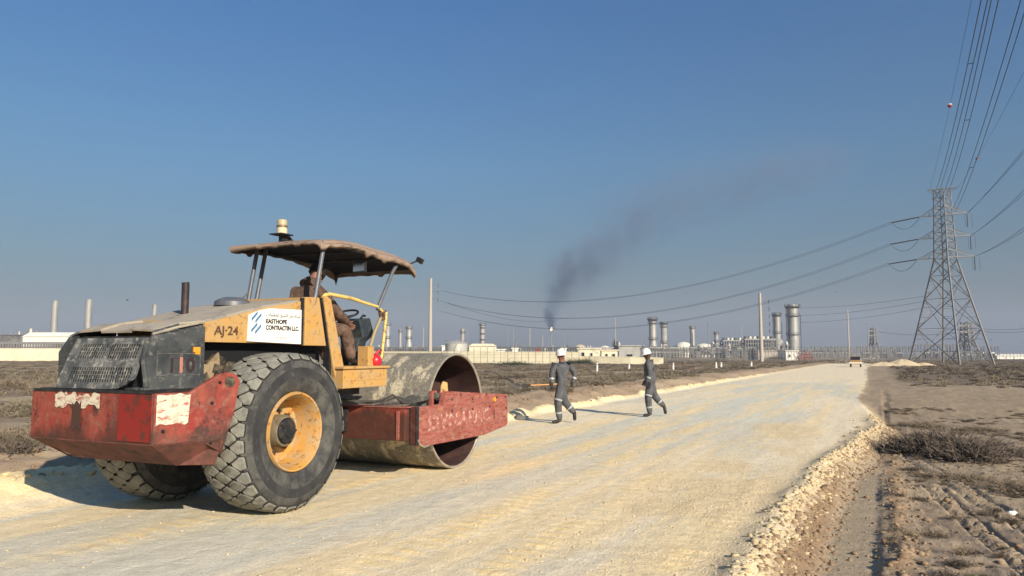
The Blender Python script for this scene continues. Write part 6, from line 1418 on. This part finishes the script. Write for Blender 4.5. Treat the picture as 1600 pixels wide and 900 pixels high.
# ------------------------------------------------------------------ smoke
sm = bpy.data.materials.new('dark_smoke'); sm.use_nodes = True; nt = sm.node_tree; nt.nodes.clear(); N = nt.nodes; L = nt.links
out = N.new('ShaderNodeOutputMaterial'); pv = N.new('ShaderNodeVolumePrincipled'); L.new(pv.outputs[0], out.inputs['Volume']); pv.inputs['Color'].default_value = (.25, .32, .46, 1)
t_ = N.new('ShaderNodeTexCoord'); ln = N.new('ShaderNodeVectorMath'); ln.operation = 'LENGTH'; L.new(t_.outputs['Object'], ln.inputs[0])
fo = N.new('ShaderNodeMapRange'); fo.inputs[1].default_value = 1.0; fo.inputs[2].default_value = .15; fo.interpolation_type = 'SMOOTHSTEP'; L.new(ln.outputs['Value'], fo.inputs[0])
nz = N.new('ShaderNodeTexNoise'); nz.inputs['Scale'].default_value = .085; nz.inputs['Detail'].default_value = 4; gm_ = N.new('ShaderNodeNewGeometry'); L.new(gm_.outputs['Position'], nz.inputs['Vector'])
nm_ = N.new('ShaderNodeMapRange'); nm_.inputs[1].default_value = .40; nm_.inputs[2].default_value = .62; nm_.inputs[3].default_value = .45; nm_.inputs[4].default_value = 1.7; L.new(nz.outputs['Fac'], nm_.inputs[0])
mu = N.new('ShaderNodeMath'); mu.operation = 'MULTIPLY'; L.new(fo.outputs[0], mu.inputs[0]); L.new(nm_.outputs[0], mu.inputs[1])
oi = N.new('ShaderNodeObjectInfo'); sp = N.new('ShaderNodeSeparateColor'); L.new(oi.outputs['Color'], sp.inputs[0])
m2_ = N.new('ShaderNodeMath'); m2_.operation = 'MULTIPLY'; L.new(mu.outputs[0], m2_.inputs[0]); L.new(sp.outputs[0], m2_.inputs[1]); L.new(m2_.outputs[0], pv.inputs['Density'])
sp0 = at(861, 514, 430); smk = empty('smoke_plume', sp0); prop(smk, 'dark smoke plume drifting right from the flare', 'smoke', kind='stuff')
SMK = [(862, 509, 6, 11, .36), (861, 495, 12, 17, .26), (864, 478, 18, 22, .16), (871, 458, 26, 26, .085), (893, 446, 34, 28, .04), (884, 428, 40, 34, .036), (915, 420, 48, 38, .024), (940, 396, 56, 44, .018), (905, 398, 44, 34, .014), (975, 378, 70, 52, .010), (985, 340, 80, 56, .008), (1040, 330, 90, 56, .006), (1060, 290, 90, 50, .006), (1120, 310, 100, 56, .005), (1180, 275, 110, 60, .0065), (1250, 265, 100, 50, .007), (1300, 262, 70, 40, .004)]
bm = bmesh.new(); bmesh.ops.create_icosphere(bm, subdivisions=3, radius=1); pme = bpy.data.meshes.new('smoke_puff'); bm.to_mesh(pme); bm.free(); pme.materials.append(sm)
for (px, py, wx, wz_, dn) in SMK:
    D = 430; c = at(px, py, D); o = bpy.data.objects.new('smoke_puff', pme); link(o, smk); o.location = c - sp0; k = D / F * 1.25
    o.scale = (wx * k, max(wx, 12) * k * .8, wz_ * k); o.rotation_euler = (0, math.radians(-18 if px > 900 else 5), 0); o.color = (dn, dn, dn, 1)

# ------------------------------------------------------------------ haze
hzm = bpy.data.materials.new('haze'); hzm.use_nodes = True; nt = hzm.node_tree; nt.nodes.clear()
out = nt.nodes.new('ShaderNodeOutputMaterial'); pv = nt.nodes.new('ShaderNodeVolumePrincipled'); nt.links.new(pv.outputs[0], out.inputs['Volume'])
pv.inputs['Color'].default_value = (.50, .57, .70, 1); pv.inputs['Density'].default_value = .0004; pv.inputs['Anisotropy'].default_value = .0
b = MB(); b.box((0, 0, 79.0), (6200, 6200, 162)); o = b.build('haze', hzm); prop(o, 'thin dusty haze over the whole plain', 'haze', kind='stuff')
